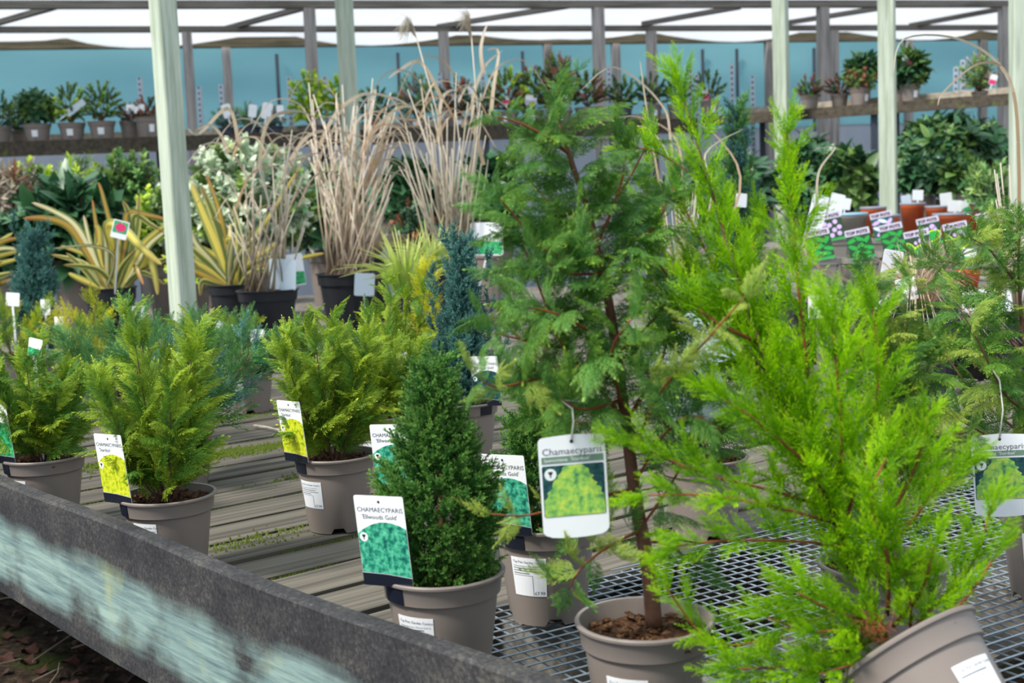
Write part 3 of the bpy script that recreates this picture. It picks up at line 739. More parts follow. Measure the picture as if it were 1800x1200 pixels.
def bench_pos(px, py, h=.15): p = onz(px, py, ZB + h); return Vector((p.x, p.y, ZB))
def bush(root, base, h, height, width, nst, nsp, protos, mat, l0, l1, ang=R_(42), seed=0, mats=None, flat=.3, bark=M_BARK, upk=.25, topfan=1.0):
    zr = base.z + h * .9
    for i in range(nst):
        a = 2 * math.pi * i / nst + seed * 1.7; rr_ = width * (.12 if i == 0 else U(.2, .42)); hh = height * (1.0 if i == 0 else U(.6, .92))
        b = Vector((base.x + .012 * math.cos(a), base.y + .012 * math.sin(a), zr))
        m_ = b + Vector((rr_ * .55 * math.cos(a), rr_ * .55 * math.sin(a), hh * .42)); e = b + Vector((rr_ * topfan * math.cos(a), rr_ * topfan * math.sin(a), hh))
        pts = [b, b.lerp(m_, .5) + Vector((0, 0, -.01)), m_, m_.lerp(e, .5), e]
        stem(root, pts, .0022, .0008, bark); clothe(root, pts, nsp, l0, l1, ang, protos, mat, .10, 1.0, flat, upk=upk, mats=mats)

# ================================================================== plants on the front bench
# small golden 'Stardust' conifers
def stardust(label, rimpx, height, width, nst, nsp, seed, lab=None, st=None, mats=None, **kw):
    base = bench_pos(*rimpx)
    root = potted('potted_conifer', label, 'potted conifer', base, sseed=seed)
    bush(root, base, .15, height, width, nst, nsp, FLAT, L_STAR, kw.get('l0', .135), kw.get('l1', .075), R_(36), seed=seed, mats=mats or [L_STAR, L_STARD, L_STAR], upk=.45, flat=.1)
    if lab: label_on(root, base, .17, .15, *lab)
    if st: sticker(root, .17, .15, *st)
    return root, base
stardust('bushy yellow-green conifer at the kerb with a leafy green picture label', (77, 799), .235, .27, 10, 22, 1, (50, 22, 'Stardust', M_PICGRN), (-40, -12, .05, .11, STK_S, '£7.99'), [L_STARD, L_STARD, L_STAR])
stardust('bushy yellow-green conifer with a yellow picture label leaning at its rim behind the kerb', (294, 866), .325, .26, 11, 26, 2, (55, 36, 'Stardust', M_PICYEL), (-38, -2, .05, .112, STK_S, '£7.99'))
stardust('bushy yellow-green conifer standing clear on the planks with a yellow label', (588, 796), .285, .24, 11, 25, 3, (50, 44, 'Stardust', M_PICYEL), (-62, -16, .052, .106, STK_S, '£7.99'))
stardust('yellow-green conifer in the pot between the golden column and the yellow-labelled conifer', (667, 727), .27, .24, 9, 16, 4, None, (-30, 20, .05, .1))
r_, b_ = stardust('yellow-green conifer behind with a white label standing above its rim', (700, 690), .30, .22, 8, 14, 5, (-12, 38, 'Stardust', M_PICDK), (-30, 20, .05, .1))

# dense Ellwood cone
def cone(root, base, h, prof, n, protos, mat, L, mats=None, out=1.0, up=.55, inner=.25):
    zr = base.z + h * .85; H = prof[-1][0]
    stem(root, [Vector((base.x, base.y, zr)), Vector((base.x + .003, base.y, zr + H * .5)), Vector((base.x, base.y, zr + H * .93))], .007, .002)
    zs = [p[0] for p in prof]; rs = [p[1] for p in prof]; az = U(0, 6)
    cum = np.cumsum([max(.01, float(np.interp(H * (k + .5) / 60, zs, rs))) for k in range(60)]); cum = cum / cum[-1]
    for i in range(n):
        k = float(np.interp((i + U(.1, .9)) / n, np.concatenate([[0], cum]), np.linspace(0, 1, 61))); z = k * H
        r = float(np.interp(z, zs, rs)); az += 2.39996
        q = r * (1 - inner * U(0, 1)) - L * .55
        o = Vector((math.cos(az), math.sin(az), 0)); d = o * out + Vector((0, 0, up + .9 * k)) + rvec() * .25
        P = Vector((base.x, base.y, zr + z - L * .35)) + o * max(0.004, q)
        obj('foliage_spray', R.choice(protos), (R.choice(mats) if mats else mat), root, place(P, d, rvec(), L * U(.8, 1.25)))
base = bench_pos(777, 1000)
root = potted('potted_conifer', 'dense dark green cone-shaped conifer beside the kerb with a teal picture label', 'potted conifer', base, sseed=2)
cone(root, base, .15, [(0, .045), (.03, .072), (.08, .088), (.13, .088), (.18, .072), (.23, .048), (.27, .026), (.315, .006)], 292, ELLW, L_ELL, .062)
label_on(root, base, .17, .15, 50, 26, 'Ellwoods Gold', M_PICTEAL)
sticker(root, .17, .15, -52, -8, .03, .105, STK_E, '£7.99')
base = bench_pos(958, 912)
root = potted('potted_conifer', 'green conifer with a teal picture label, half hidden behind the hanging tag', 'potted conifer', base)
cone(root, base, .15, [(0, .04), (.05, .075), (.12, .075), (.19, .05), (.26, .008)], 160, ELLW, L_ELL, .062)
label_on(root, base, .17, .15, 38, 30, 'Ellwoods Gold', M_PICTEAL)
sticker(root, .17, .15, -48, -2, .048, .108, STK_E, '£7.99')
base = bench_pos(752, 845)
root = potted('potted_conifer', 'conifer hidden behind the dense dark cone, its white and teal label showing', 'potted conifer', base)
cone(root, base, .15, [(0, .035), (.05, .055), (.12, .05), (.17, .008)], 90, ELLW, L_ELL, .055)
label_on(root, base, .17, .15, 34, 18, 'Ellwoods Gold', M_PICTEAL)
# blue-grey column and its golden neighbour
base = bench_pos(818, 704)
root = potted('potted_conifer', 'blue-grey columnar conifer with pointed tips behind the dense green cone', 'potted conifer', base)
cone(root, base, .15, [(-.03, .05), (.06, .085), (.16, .083), (.26, .062), (.36, .034), (.44, .006)], 230, ELLW, L_BLUE, .085, up=1.1, inner=.35)
cx = base + Vector((-.055, 0, 0)); 
for (dx, hh) in ((-.05, .33), (.05, .36), (.075, .24)):
    p = base + Vector((dx, 0, .14)); clothe(root, [p, p + Vector((dx * .3, 0, hh * .6)), p + Vector((dx * .4, 0, hh))], 14, .07, .04, R_(30), ELLW, L_BLUE, .2, 1, 0)
label_on(root, base, .17, .15, -42, 25, 'Ellwoods Gold', M_PICDK)
base = bench_pos(757, 660)
root = potted('potted_conifer', 'slender golden yellow conifer beside the blue-grey column', 'potted conifer', base)
cone(root, base, .15, [(0, .04), (.08, .062), (.2, .055), (.28, .036), (.36, .006)], 150, FLAT2, L_GOLD, .07, up=1.2)

# green cypress with hanging tag
Y6 = 1.45
base = bench_pos(1133, 1085)
root6 = potted('potted_cypress', 'tall ferny green cypress with a bare brown trunk and a hanging white tag', 'potted cypress', base, .163, .15, sseed=1, soil=.78)
sticker(root6, .163, .15, -46, -4, .035, .1, STK_S, '£7.99')
def P6(px, py, dy=0.0): return aty(px, py, Y6 + dy)
trunk = [P6(1150, 1098), P6(1140, 1000), P6(1118, 880), P6(1100, 740), P6(1075, 560), P6(1058, 480), P6(1036, 380), P6(1003, 280), P6(983, 215)]
stem(root6, trunk[:4], .0105, .0065, M_BARK, 'trunk'); stem(root6, trunk[3:], .0065, .0022, M_BARK, 'trunk')
LEAD = [P6(983, 215), P6(981, 170), P6(988, 142), P6(1012, 127)]
stem(root6, LEAD, .0022, .001, M_REDBARK)
clothe(root6, LEAD, 9, .045, .03, R_(45), FLAT2, L_P6, 0, 1, .6)
clothe(root6, trunk[3:], 50, .17, .085, R_(58), FLAT, L_P6, .02, 1.0, .55, upk=.05, mats=[L_P6, L_P6, L_STARD])
def branch6(pxs, n, l0, l1, mats, r=.0035, ang=R_(48), protos=FLAT, flat=.5):
    pts = [P6(*p) for p in pxs]; stem(root6, pts, r * .6, .0008, M_REDBARK, 'branch'); clothe(root6, pts, int(n * 1.05), l0 * 1.12, l1 * 1.2, ang, protos, mats[0], .08, 1.0, flat, mats=mats)
G = [L_P6, L_P6, L_STARD]; GG = [L_P6G, L_P6G, L_P6]
branch6([(1098, 740), (1040, 665), (990, 610), (946, 500), (915, 420)], 18, .12, .07, G, .005)
branch6([(985, 610), (930, 600, -.03), (870, 585, -.05)], 9, .085, .05, G)
branch6([(1010, 640), (960, 640, .03), (890, 570, .08), (850, 560, .1)], 9, .08, .05, G)
branch6([(1035, 660), (950, 665, -.02), (880, 680, -.05), (845, 668, -.06)], 9, .075, .05, [L_P6G, L_P6])
branch6([(1110, 860), (1020, 880, -.03), (930, 905, -.05), (862, 903, -.06)], 7, .06, .045, [L_P6G], protos=FLAT2 + FLAT[:1])
branch6([(1130, 930), (1070, 960, -.03), (1020, 1000, -.05), (1000, 1035, -.05)], 10, .085, .055, [L_P6, L_P6G])
branch6([(1115, 850), (1060, 900, .06), (1000, 940, .1)], 8, .08, .05, G)
branch6([(1100, 740), (1150, 660), (1180, 580), (1200, 500)], 12, .10, .06, G, .004)
branch6([(1110, 800), (1160, 690, -.08), (1240, 600, -.14), (1310, 520, -.16)], 9, .075, .05, [L_P6G, L_P6], .003)
branch6([(1115, 850), (1170, 760, -.05), (1220, 730, -.08), (1270, 760, -.09)], 11, .10, .06, [L_P6], .003)
branch6([(1125, 930), (1180, 850, -.02), (1210, 790, -.04), (1230, 740, -.04)], 9, .10, .06, [L_P6], .003)
branch6([(1060, 480), (1105, 430), (1150, 400), (1185, 330)], 10, .10, .055, G)
branch6([(1050, 430), (1090, 330), (1100, 260)], 8, .10, .05, G)
branch6([(1000, 270), (960, 240, -.02), (910, 215, -.03), (870, 205, -.04)], 8, .06, .035, [L_STARD, L_P6])
branch6([(1040, 390), (970, 360, .03), (920, 300, .05)], 10, .10, .05, G)
branch6([(1055, 470), (960, 440, -.03), (905, 380, -.04), (880, 350, -.05)], 10, .09, .05, G)
branch6([(1085, 620), (1000, 560, -.06), (930, 540, -.08)], 9, .11, .06, G)
branch6([(1095, 700), (1030, 720, -.06), (985, 700, -.08)], 8, .10, .06, G)
branch6([(1130, 950), (1180, 960, .05), (1230, 1000, .08)], 6, .08, .05, G)
branch6([(1095, 720), (1075, 620, -.09), (1110, 560, -.12)], 8, .11, .07, G)
branch6([(1060, 480), (1000, 480, -.05), (960, 460, -.06)], 8, .10, .06, G)
branch6([(1098, 760), (1010, 740, .05), (930, 700, .1)], 8, .10, .06, G)
branch6([(1085, 620), (1150, 560, .06), (1210, 470, .08)], 8, .11, .06, G)
branch6([(1040, 390), (1090, 340, .05), (1140, 250, .06)], 7, .09, .05, G)

# lime cypress in the tilted pot
TILT = R_(-24)
rot = (Matrix.Rotation(R_(-38), 3, 'X') @ Matrix.Rotation(TILT, 3, 'Y'))
hp, Dp = .15, .175; ca = (rot @ Vector((0, 0, 1))).z
rimc = onz(1586, 1140, ZB - .003 + hp * ca + .685 * Dp / 2 * math.sqrt(1 - ca * ca)); Y7 = rimc.y
base = rimc - rot @ Vector((0, 0, hp))
root7 = potted('potted_cypress', 'bright lime feathery cypress in a tilted taupe pot', 'potted cypress', base, Dp, hp, rot=rot, soil=.80)
sticker(root7, Dp, hp, 2, 44, .035, .1, [('Top Pots Garden Centre', .0049), (.8, .0046)])
def P7(px, py, dy=0.0): return aty(px, py, Y7 + .06 + .08 * (1150 - py) / 1000 + dy)
def shoot7(pxs, n, l0, l1, r=.004, ang=R_(34), mat=None, t0=.12, upk=.2, bark=M_REDBARK):
    pts = [P7(*p) for p in pxs]; stem(root7, pts, r * .62, .0009, bark, 'branch'); clothe(root7, pts, max(6, int(n * .9)), l0 * 1.12, l1 * 1.12, ang, CORD, mat or L_LIME, t0 * .6, 1.0, 0, upk=upk, name='feathery_shoot')
shoot7([(1565, 1150), (1520, 1030), (1457, 897), (1405, 780), (1356, 660), (1310, 530), (1270, 400), (1225, 250), (1188, 130)], 58, .15, .05, .008, bark=M_BARK, t0=.16)
shoot7([(1440, 860), (1425, 700), (1405, 520, -.02), (1392, 360, -.02), (1383, 230, -.02)], 34, .11, .055, .004)
shoot7([(1350, 650), (1300, 560, .05), (1240, 440, .07), (1190, 340, .08)], 18, .12, .06)
shoot7([(1330, 600), (1250, 560, -.04), (1170, 480, .03), (1120, 400, .06)], 14, .10, .06)
shoot7([(1480, 930), (1530, 780), (1545, 640), (1532, 540)], 20, .11, .055)
shoot7([(1500, 980), (1580, 880), (1618, 790), (1628, 735)], 14, .09, .045)
shoot7([(1520, 1010), (1600, 920, -.02), (1650, 850, -.03), (1700, 815, -.03)], 13, .09, .045)
shoot7([(1600, 1110, -.02), (1665, 1040, -.03), (1715, 980, -.04), (1745, 880, -.05)], 16, .085, .045)
shoot7([(1610, 1100, -.05), (1690, 1060, -.07), (1760, 960, -.06)], 8, .07, .04)
shoot7([(1450, 890), (1350, 860, -.06), (1230, 830, -.1), (1110, 775, -.1)], 14, .085, .05, .003)
shoot7([(1470, 920), (1360, 890, -.1), (1240, 870, -.12), (1140, 870, -.12)], 12, .09, .05, .003)
shoot7([(1490, 960), (1380, 950, -.08), (1270, 950, -.12), (1190, 960, -.12)], 13, .09, .05, .003)
shoot7([(1480, 920, .02), (1420, 820, -.06), (1330, 740, -.1), (1270, 700, -.1)], 14, .10, .06, .003)
shoot7([(1530, 1060, -.04), (1430, 1090, -.07), (1320, 1130, -.08), (1240, 1120, -.08), (1170, 1030, -.09)], 15, .085, .05, .003)
shoot7([(1560, 1110, -.05), (1480, 1150, -.08), (1380, 1170, -.1), (1300, 1175, -.1)], 16, .09, .06, .003)
shoot7([(1550, 1090, -.06), (1480, 1080, -.1), (1400, 1040, -.12)], 12, .09, .06, .003)
shoot7([(1470, 900, .02), (1480, 780, -.06), (1470, 640, -.08), (1460, 560, -.08)], 20, .11, .06)
shoot7([(1560, 1080, -.03), (1560, 980, -.08), (1530, 880, -.1), (1560, 800, -.1)], 14, .10, .06)
shoot7([(1400, 760, 0), (1340, 640, .09), (1320, 500, .1), (1330, 400, .1)], 16, .11, .06)
shoot7([(1570, 1100, -.02), (1620, 1040, -.06), (1640, 960, -.08)], 8, .08, .05)
shoot7([(1250, 330, .02), (1160, 270, .05), (1110, 260, .06)], 8, .07, .04, .002)
shoot7([(1350, 650, .03), (1250, 580, .12), (1170, 450, .16), (1130, 330, .18)], 12, .12, .06)
shoot7([(1420, 800, .03), (1300, 720, .1), (1210, 640, .14), (1160, 580, .15)], 11, .11, .06)
shoot7([(1560, 1120, -.05), (1500, 1105, -.09), (1420, 1110, -.11), (1350, 1085, -.11)], 12, .085, .055, .003)
shoot7([(1570, 1135, -.06), (1520, 1160, -.1), (1440, 1185, -.12)], 10, .085, .055, .003)
shoot7([(1600, 1110, -.04), (1600, 1060, -.07), (1590, 1000, -.08)], 8, .08, .05, .003)
# dried tuft at the pot rim
mb = MB()
for i in range(46):
    p = P7(1535 + U(-18, 18), 1105 + U(-12, 12), -.1 + U(-.02, .02)); mb.tube([p, p + rvec() * .012, p + rvec() * .02], .0006, .0004, 4)
mb.build('withered_tuft', M_REDBARK, root7, Matrix.Identity(4))

# mid-green cypress behind the lime one
base = bench_pos(1552, 985)
root = potted('potted_cypress', 'mid-green ferny cypress standing on the mesh close behind the lime cypress', 'potted cypress', base)
def P8(px, py, dy=0): return aty(px, py, 1.66 + dy)
def stems_px(root, PF, pxs, n, l0, l1, mats, protos=FLAT, r=.004, ang=R_(48), flat=.45, bark=M_BARK):
    pts = [PF(*p) for p in pxs]; stem(root, pts, r * .6, .0008, bark, 'branch'); clothe(root, pts, int(n * 2.1), l0 * 1.15, l1 * 1.2, ang, protos, mats[0], .08, 1.0, flat, mats=mats)
MG = [L_P6, L_STARD, L_P6G]
stems_px(root, P8, [(1552, 995), (1556, 860), (1560, 700), (1545, 580), (1520, 490)], 26, .13, .06, MG, r=.007)
stems_px(root, P8, [(1556, 800), (1610, 700, .02), (1640, 620, .02)], 9, .09, .05, MG)
stems_px(root, P8, [(1556, 700), (1590, 600, .05), (1600, 500, .05)], 10, .09, .05, MG)
stems_px(root, P8, [(1558, 740), (1500, 640, .06), (1480, 520, .06)], 9, .09, .05, MG)
stems_px(root, P8, [(1556, 860), (1640, 780, .05), (1700, 760, .07)], 8, .08, .05, [L_P6G, L_P6])

base = bench_pos(1235, 800)
root = potted('potted_cypress', 'dark green cypress standing in the shade between the two tall cypresses', 'potted cypress', base)
bush(root, base, .15, .34, .30, 8, 15, FLAT, L_STARD, .13, .08, seed=6, mats=[L_P6, L_STARD])

# cypress with the second hanging tag
base = bench_pos(1850, 880)
root9 = potted('potted_cypress', 'ferny green cypress with a drooping branch, in a stickered pot beyond the tilted one', 'potted cypress', base)
sticker(root9, .17, .15, -58, -14, .05, .112, STK_S, '£7.99')
Y9 = base.y
def P9(px, py, dy=0): return aty(px, py, Y9 + dy)
stems_px(root9, P9, [(1850, 890), (1825, 760), (1800, 600), (1790, 470), (1795, 385)], 24, .13, .07, MG, r=.008)
stems_px(root9, P9, [(1815, 730, -.03), (1765, 690, -.06), (1720, 600, -.08), (1685, 540, -.08)], 11, .10, .06, MG)
stems_px(root9, P9, [(1800, 620), (1740, 560, .05), (1690, 470, .07), (1640, 460, .09)], 11, .10, .06, MG)
stems_px(root9, P9, [(1790, 500), (1740, 440, -.02), (1710, 420, -.04)], 8, .08, .05, MG)
stems_px(root9, P9, [(1835, 830), (1760, 780, .0), (1690, 740, -.02), (1650, 720, -.03)], 9, .075, .045, [L_P6G, L_P6G, L_P6])
stems_px(root9, P9, [(1835, 830), (1740, 800, .09), (1670, 800, .14), (1640, 840, .15)], 9, .10, .06, [L_STARD, L_P6])
stems_px(root9, P9, [(1820, 780), (1720, 700, .1), (1660, 620, .13), (1630, 580, .14)], 11, .11, .06, MG)

# hanging tags
TW, TH = .078, .121
def tag_outline():
    out = []; w, h, r = TW / 2, TH, .009
    for i in range(7): x = -w + r + (2 * w - 2 * r) * i / 6; out.append((x, .0035 * (abs(x) / w) ** 2))
    for i in range(1, 5): a = R_(-90 + 90 * i / 4); out.append((w - r + r * math.cos(a), r + .003 + r * math.sin(a)))
    for i in range(5): a = R_(90 * i / 4); out.append((w - r * .7 + r * .7 * math.cos(a), h - r * .7 + r * .7 * math.sin(a) - .002))
    for i in range(1, 4): x = (w - r) * (1 - i / 2); out.append((x, h - .002 * (abs(x) / w)))
    for i in range(5): a = R_(90 + 90 * i / 4); out.append((-w + r * .7 + r * .7 * math.cos(a), h - r * .7 + r * .7 * math.sin(a) - .002))
    for i in range(1, 5): a = R_(180 + 90 * i / 4); out.append((-w + r + r * math.cos(a), r + .003 + r * math.sin(a)))
    return out
TBODY = plate_mesh('tag_card', tag_outline(), .0009)
TPIC = plate_mesh('tag_picture', rrect(-TW / 2 + .003, .026, TW / 2 - .003, .086, .002), .0003, -.0004)
def jag():
    rr = random.Random(4); L_, R2 = [], []
    for k in range(22):
        t = k / 21; z = .0265 + t * .059; hw = .034 * (1 - t) ** .8 + .011; L_.append((-hw + rr.uniform(-.003, .003) + .001, z)); R2.append((hw + rr.uniform(-.003, .003), z))
    c = lambda p: (max(-.035, min(.035, p[0])), p[1])
    return [c(p) for p in R2] + [c(p) for p in reversed(L_)]
TTREE = plate_mesh('tag_tree', jag(), .0002, -.0006)
TBAND = plate_mesh('tag_band', [(-TW / 2 + .003, .0885), (TW / 2 - .003, .0885), (TW / 2 - .003, .0965), (-TW / 2 + .003, .0965)], .0003, -.0004)
TBADGE = plate_mesh('tag_badge', disc(-TW / 2 + .0125, .076, .0070), .0003, -.0009)
TTROPH = plate_mesh('tag_trophy', [(x - TW / 2 + .0125, z + .076) for x, z in TROPHY], .0002, -.0011)
THOLE = plate_mesh('tag_hole', disc(0, TH - .008, .0022, 12), .0002, -.0003)
def hang_tag(Pb, yaw, roll, label, strpts, printed=True, scale=1.0):
    M = Matrix.Translation(Pb) @ Matrix.Rotation(yaw, 4, 'Z') @ Matrix.Rotation(roll, 4, 'Y') @ Matrix.Diagonal((scale,) * 3).to_4x4()
    root = empty('hanging_tag', Pb, label, 'plant tag')
    b = obj('card', TBODY, M_WHITE if printed else M_TAGBACK, root, M)
    obj('eyelet_hole', THOLE, M_DKINK, b)
    if printed:
        obj('picture', TPIC, M_PICDK, b); obj('tree_picture', TTREE, M_PICLIME, b); obj('title_band', TBAND, M_BAND, b); obj('badge', TBADGE, M_WINK, b); obj('trophy_mark', TTROPH, M_DKINK, b)
        t = obj('lettering', text_mesh('Chamaecyparis', .0115), M_INK, b); t.matrix_basis = Matrix.Translation((-TW / 2 + .004, -.0004, .0985)) @ LV
        t = obj('lettering', text_mesh("lawsoniana  'Stardust'", .0062), M_WINK, b); t.matrix_basis = Matrix.Translation((-TW / 2 + .006, -.0008, .0906)) @ LV
    mb = MB(); hole = M @ Vector((0, -.001, TH - .006)); mb.tube([hole] + [Vector(p) for p in strpts], .0011, n=6); 
    mb.build('string', M_STRING, root, Matrix.Identity(4), True)
    return root
Yt = Y6 - .075
hang_tag(aty(1014, 944, Yt), .10, .012 - .037, 'white hanging tag picturing a gold-tipped conifer, tied to the tall green cypress', [aty(1008, 740, Yt), aty(1006, 718, Yt + .005), aty(985, 703, Yt + .03), aty(1030, 706, Yt + .03)], True, .95)
Yt = Y9 - .12
hang_tag(aty(1765, 908, Yt), -.25, -.06, 'white hanging tag on a long string from the cypress with a drooping branch', [aty(1763, 720, Yt), aty(1757, 668, Yt + .02), aty(1745, 650, Yt + .05)])
hang_tag(aty(1250, 742, 1.62), 2.9, .5, 'pale blank tag back, rounded end showing between the two tall cypresses', [aty(1290, 560, 1.62), P7(1310, 530)], False, 1.05)
hang_tag(aty(1262, 640, 1.70), 3.0, .25, 'pale narrow tag back tucked higher up in the lime foliage', [aty(1285, 520, 1.68), P7(1290, 465)], False, .9)

# ------------------------------------------------------------------ junipers and other conifers further back on the bench
def juniper(label, rimpx, height, width, nst, nsp, mats, seed, l0=.15, l1=.09, stk=None, lab=None, fan=1.0, name='potted_juniper'):
    base = bench_pos(*rimpx); root = potted(name, label, 'potted conifer', base)
    bush(root, base, .15, height, width, nst, nsp, JUNI, mats[0], l0, l1, R_(36), seed, mats, 0, M_REDBARK, .05, fan)
    if stk: sticker(root, .17, .15, *stk)
    if lab: label_on(root, base, .17, .15, *lab)
    return root
juniper('spreading green juniper in the taupe pot on the far planks', (437, 640), .11, .34, 8, 8, [L_JUN], 1, .14, .10, (-42, -6, .05, .112, [('Top Pots Garden Centre', .0049), (.7, .0046)], None), (-40, 40, 'Juniperus', M_PICGRN))
juniper('feathery blue-green juniper behind the two kerbside conifers', (315, 741), .22, .42, 9, 10, [L_JUN, L_JUN, L_BLUE], 2, .17, .11)
juniper('loose blue-green juniper beside the yellow-tipped conifer', (215, 690), .22, .40, 8, 9, [L_JUN], 3, .17, .11)
juniper('yellow-tipped conifer in front of the striped flax', (152, 655), .23, .22, 7, 10, [L_GOLD, L_STAR], 4, .12, .08)
juniper('green and gold conifer next to the dense blue-green column', (22, 622), .18, .30, 7, 9, [L_STAR, L_GOLD, L_JUN], 5, .13, .09)
juniper('low green juniper beside the black grass pot', (372, 622), .13, .34, 7, 8, [L_JUN, L_STAR], 6, .13, .09)
base = bench_pos(70, 611)
root = potted('potted_conifer', 'dense blue-green columnar conifer beside the striped flax', 'potted conifer', base)
cone(root, base, .15, [(0, .07), (.1, .105), (.25, .10), (.36, .085), (.43, .05), (.47, .02)], 170, ELLW, L_BLUE, .10, up=1.0, inner=.4)
for (dx, hh) in ((-.05, .53), (.055, .49), (0, .44)):
    p = base + Vector((dx, 0, .2)); clothe(root, [p, p + Vector((dx * .1, 0, hh * .5)), p + Vector((dx * .2, 0, hh * .85))], 14, .07, .035, R_(28), ELLW, L_BLUE, .3, 1, 0)
for k in root.children:
    pass
# white tags poking out among the left-hand conifers
TAGS = []
def small_tag(px, py, Y, wpx, hpx, yaw, roll, label, green=True, group=None):
    ppm = FPX / Y; w, h = wpx / ppm, hpx / ppm
    Pb = aty(px, py + hpx / 2, Y); root = empty('plant_tag', Pb, label, 'plant tag', group)
    M = Matrix.Translation(Pb) @ Matrix.Rotation(yaw, 4, 'Z') @ Matrix.Rotation(roll, 4, 'Y')
    obj('card', plate_mesh('card', rrect(-w / 2, 0, w / 2, h, min(w, h) * .08), .001), M_TAGBACK if ('pale' in label or 'clear' in label) else M_WHITE, root, M)
    if green: obj('picture', plate_mesh('picture', [(-w * .48, h * .04), (w * .48, h * .04), (w * .48, h * .42), (-w * .48, h * .48)], .0003, -.0005), M_PICGRN, root, M)
    TAGS.append((root, M @ Vector((0, 0, h * .04)), label)) #obj('stake', plate_mesh('stake', [(-w * .05, -h * .3), (w * .05, -h * .3), (w * .09, h * .03), (-w * .09, h * .03)], .0008, .0002), M_WHITE, root, M)
    return root
for (px, py, Y, w, h, yw, rl, lab, g) in (
        (256, 690, bench_pos(315, 741).y - .02, 26, 30, -.4, .1, 'small white tag deep inside the feathery blue-green juniper', False),
        (80, 540, bench_pos(70, 611).y - .06, 20, 28, -.3, .05, 'white tag below the dense blue-green column', False),
        (105, 570, bench_pos(152, 655).y - .03, 18, 28, -.3, .0, 'white tag with a green foot among the yellow-tipped foliage', True),
        (60, 610, bench_pos(77, 799).y, 28, 32, -.3, .2, 'white tag stuck in the kerbside conifer with the green label', True),
        (243, 548, bench_pos(215, 690).y, 24, 22, .3, .0, 'white tag at the top of the loose blue-green juniper', False),
        (373, 574, bench_pos(372, 622).y, 28, 26, .2, .3, 'tilted white tag over the low green juniper', True),
        (22, 526, bench_pos(22, 622).y, 24, 24, .0, .1, 'white tag in the green and gold conifer', False),
        (496, 482, 6.05, 50, 54, -.2, .08, 'large pale label standing in the grass pot beside the striped flax', False),
        (522, 474, 6.12, 34, 56, .3, -.1, 'narrow teal-footed label leaning in the black grass pot', True),
        (640, 500, 6.41, 38, 40, .5, .1, 'clear folded tag leaning between the grass pot and the yellow-green conifer', False),
        (672, 420, 7.0, 18, 20, 0, 0, 'tiny white tag among the short dry grass', False),
        (856, 420, 6.38, 58, 58, -.1, .02, 'white label standing at the foot of the plumed grass', True),
        (1562, 470, 3.14, 40, 62, .3, .2, 'white card leaning between the mid-green cypress and the hosta labels', False),
        (1302, 352, 5.85, 22, 24, .3, .1, 'white tag hanging in the grey-green conifer', False),
        (1598, 508, 3.04, 34, 40, -.3, -.2, 'white card beside the dry grass clump', False)):
    small_tag(px, py, Y, w, h, yw, rl, lab, g)

# ------------------------------------------------------------------ benches further back (hidden under the plants)
def table(cx0, cx1, y0, y1, z, label, mat=M_PLANK, name='display_bench', edge=None, posts=()):
    root = empty(name, ((cx0 + cx1) / 2, (y0 + y1) / 2, 0), label, 'bench')
    n = int((y1 - y0) / .14)
    for i in range(n):
        y = y0 + (y1 - y0) * (i + .5) / n; cuts = sorted(p.x for p in posts if abs(p.y - y) < .08 + .07); xs = [cx0] + [c + d for c in cuts for d in (-.078, .078)] + [cx1]
        for k in range(0, len(xs), 2):
            mb = MB(); mb.box(((xs[k] + xs[k + 1]) / 2, y, z - .012), (xs[k + 1] - xs[k], (y1 - y0) / n - .018, .024)); mb.build('plank', M_BEAM, root, Matrix.Identity(4))
    for x in (cx0 + .1, cx1 - .1):
        for y in (y0 + .1, y1 - .1):
            mb = MB(); mb.box((x, y, (z - .03) / 2), (.07, .07, z - .03)); mb.build('leg', M_BEAM, root, Matrix.Identity(4))
        mb = MB(); mb.box((x, (y0 + y1) / 2, z - .06), (.05, y1 - y0 - .02, .06)); mb.build('bearer', M_BEAM, root, Matrix.Identity(4))
    mb = MB(); mb.box(((cx0 + cx1) / 2, y0 - .015, z - .04), (cx1 - cx0, .025, .09)); mb.build('edge_board', edge or M_BEAM, root, Matrix.Identity(4))
    return root
table(-4.6, 1.12, 5.85, 9.4, ZB, 'long timber bench carrying the flax, grasses and broad-leaved shrubs')
ZT = ZC - .43
tb = table(1.2, 4.2, 5.15, 10.2, ZT, 'timber bench carrying the hosta labels and terracotta pots', edge=M_WHITE, posts=[aty(1379, 300, 9.5), aty(1564, 300, 8.1), aty(1800, 300, 6.1)])
mb = MB(); mb.box((2.4, 7.14, ZT + .065), (2.2, .92, .13)); mb.build('riser', M_BEAM, tb, Matrix.Identity(4))

# ------------------------------------------------------------------ broad-leaved clusters
def leaf_shape(mb, P, d, nrm, L, W, tip, fold=.25, curl=.2):
    side = d.cross(nrm).normalized(); vs = [P]; tt = [tip * .6]; k = 4
    for i in range(1, k):
        t = i / k; w = W * math.sin(math.pi * t ** .85) * .5; c = P + d * (L * t) - nrm * (curl * L * t * t)
        vs += [c + side * w + nrm * (w * fold), c, c - side * w + nrm * (w * fold)]; tt += [tip, tip * .8, tip]
    vs.append(P + d * L - nrm * (curl * L)); tt.append(min(1, tip + .2)); e = len(vs) - 1
    fs = [(0, 1, 2), (0, 2, 3)]
    for i in range(k - 2):
        a = 1 + i * 3; fs += [(a, a + 3, a + 4, a + 1), (a + 1, a + 4, a + 5, a + 2)]
    a = 1 + (k - 2) * 3; fs += [(a, e, a + 1), (a + 1, e, a + 2)]
    mb.add(vs, fs, tt)
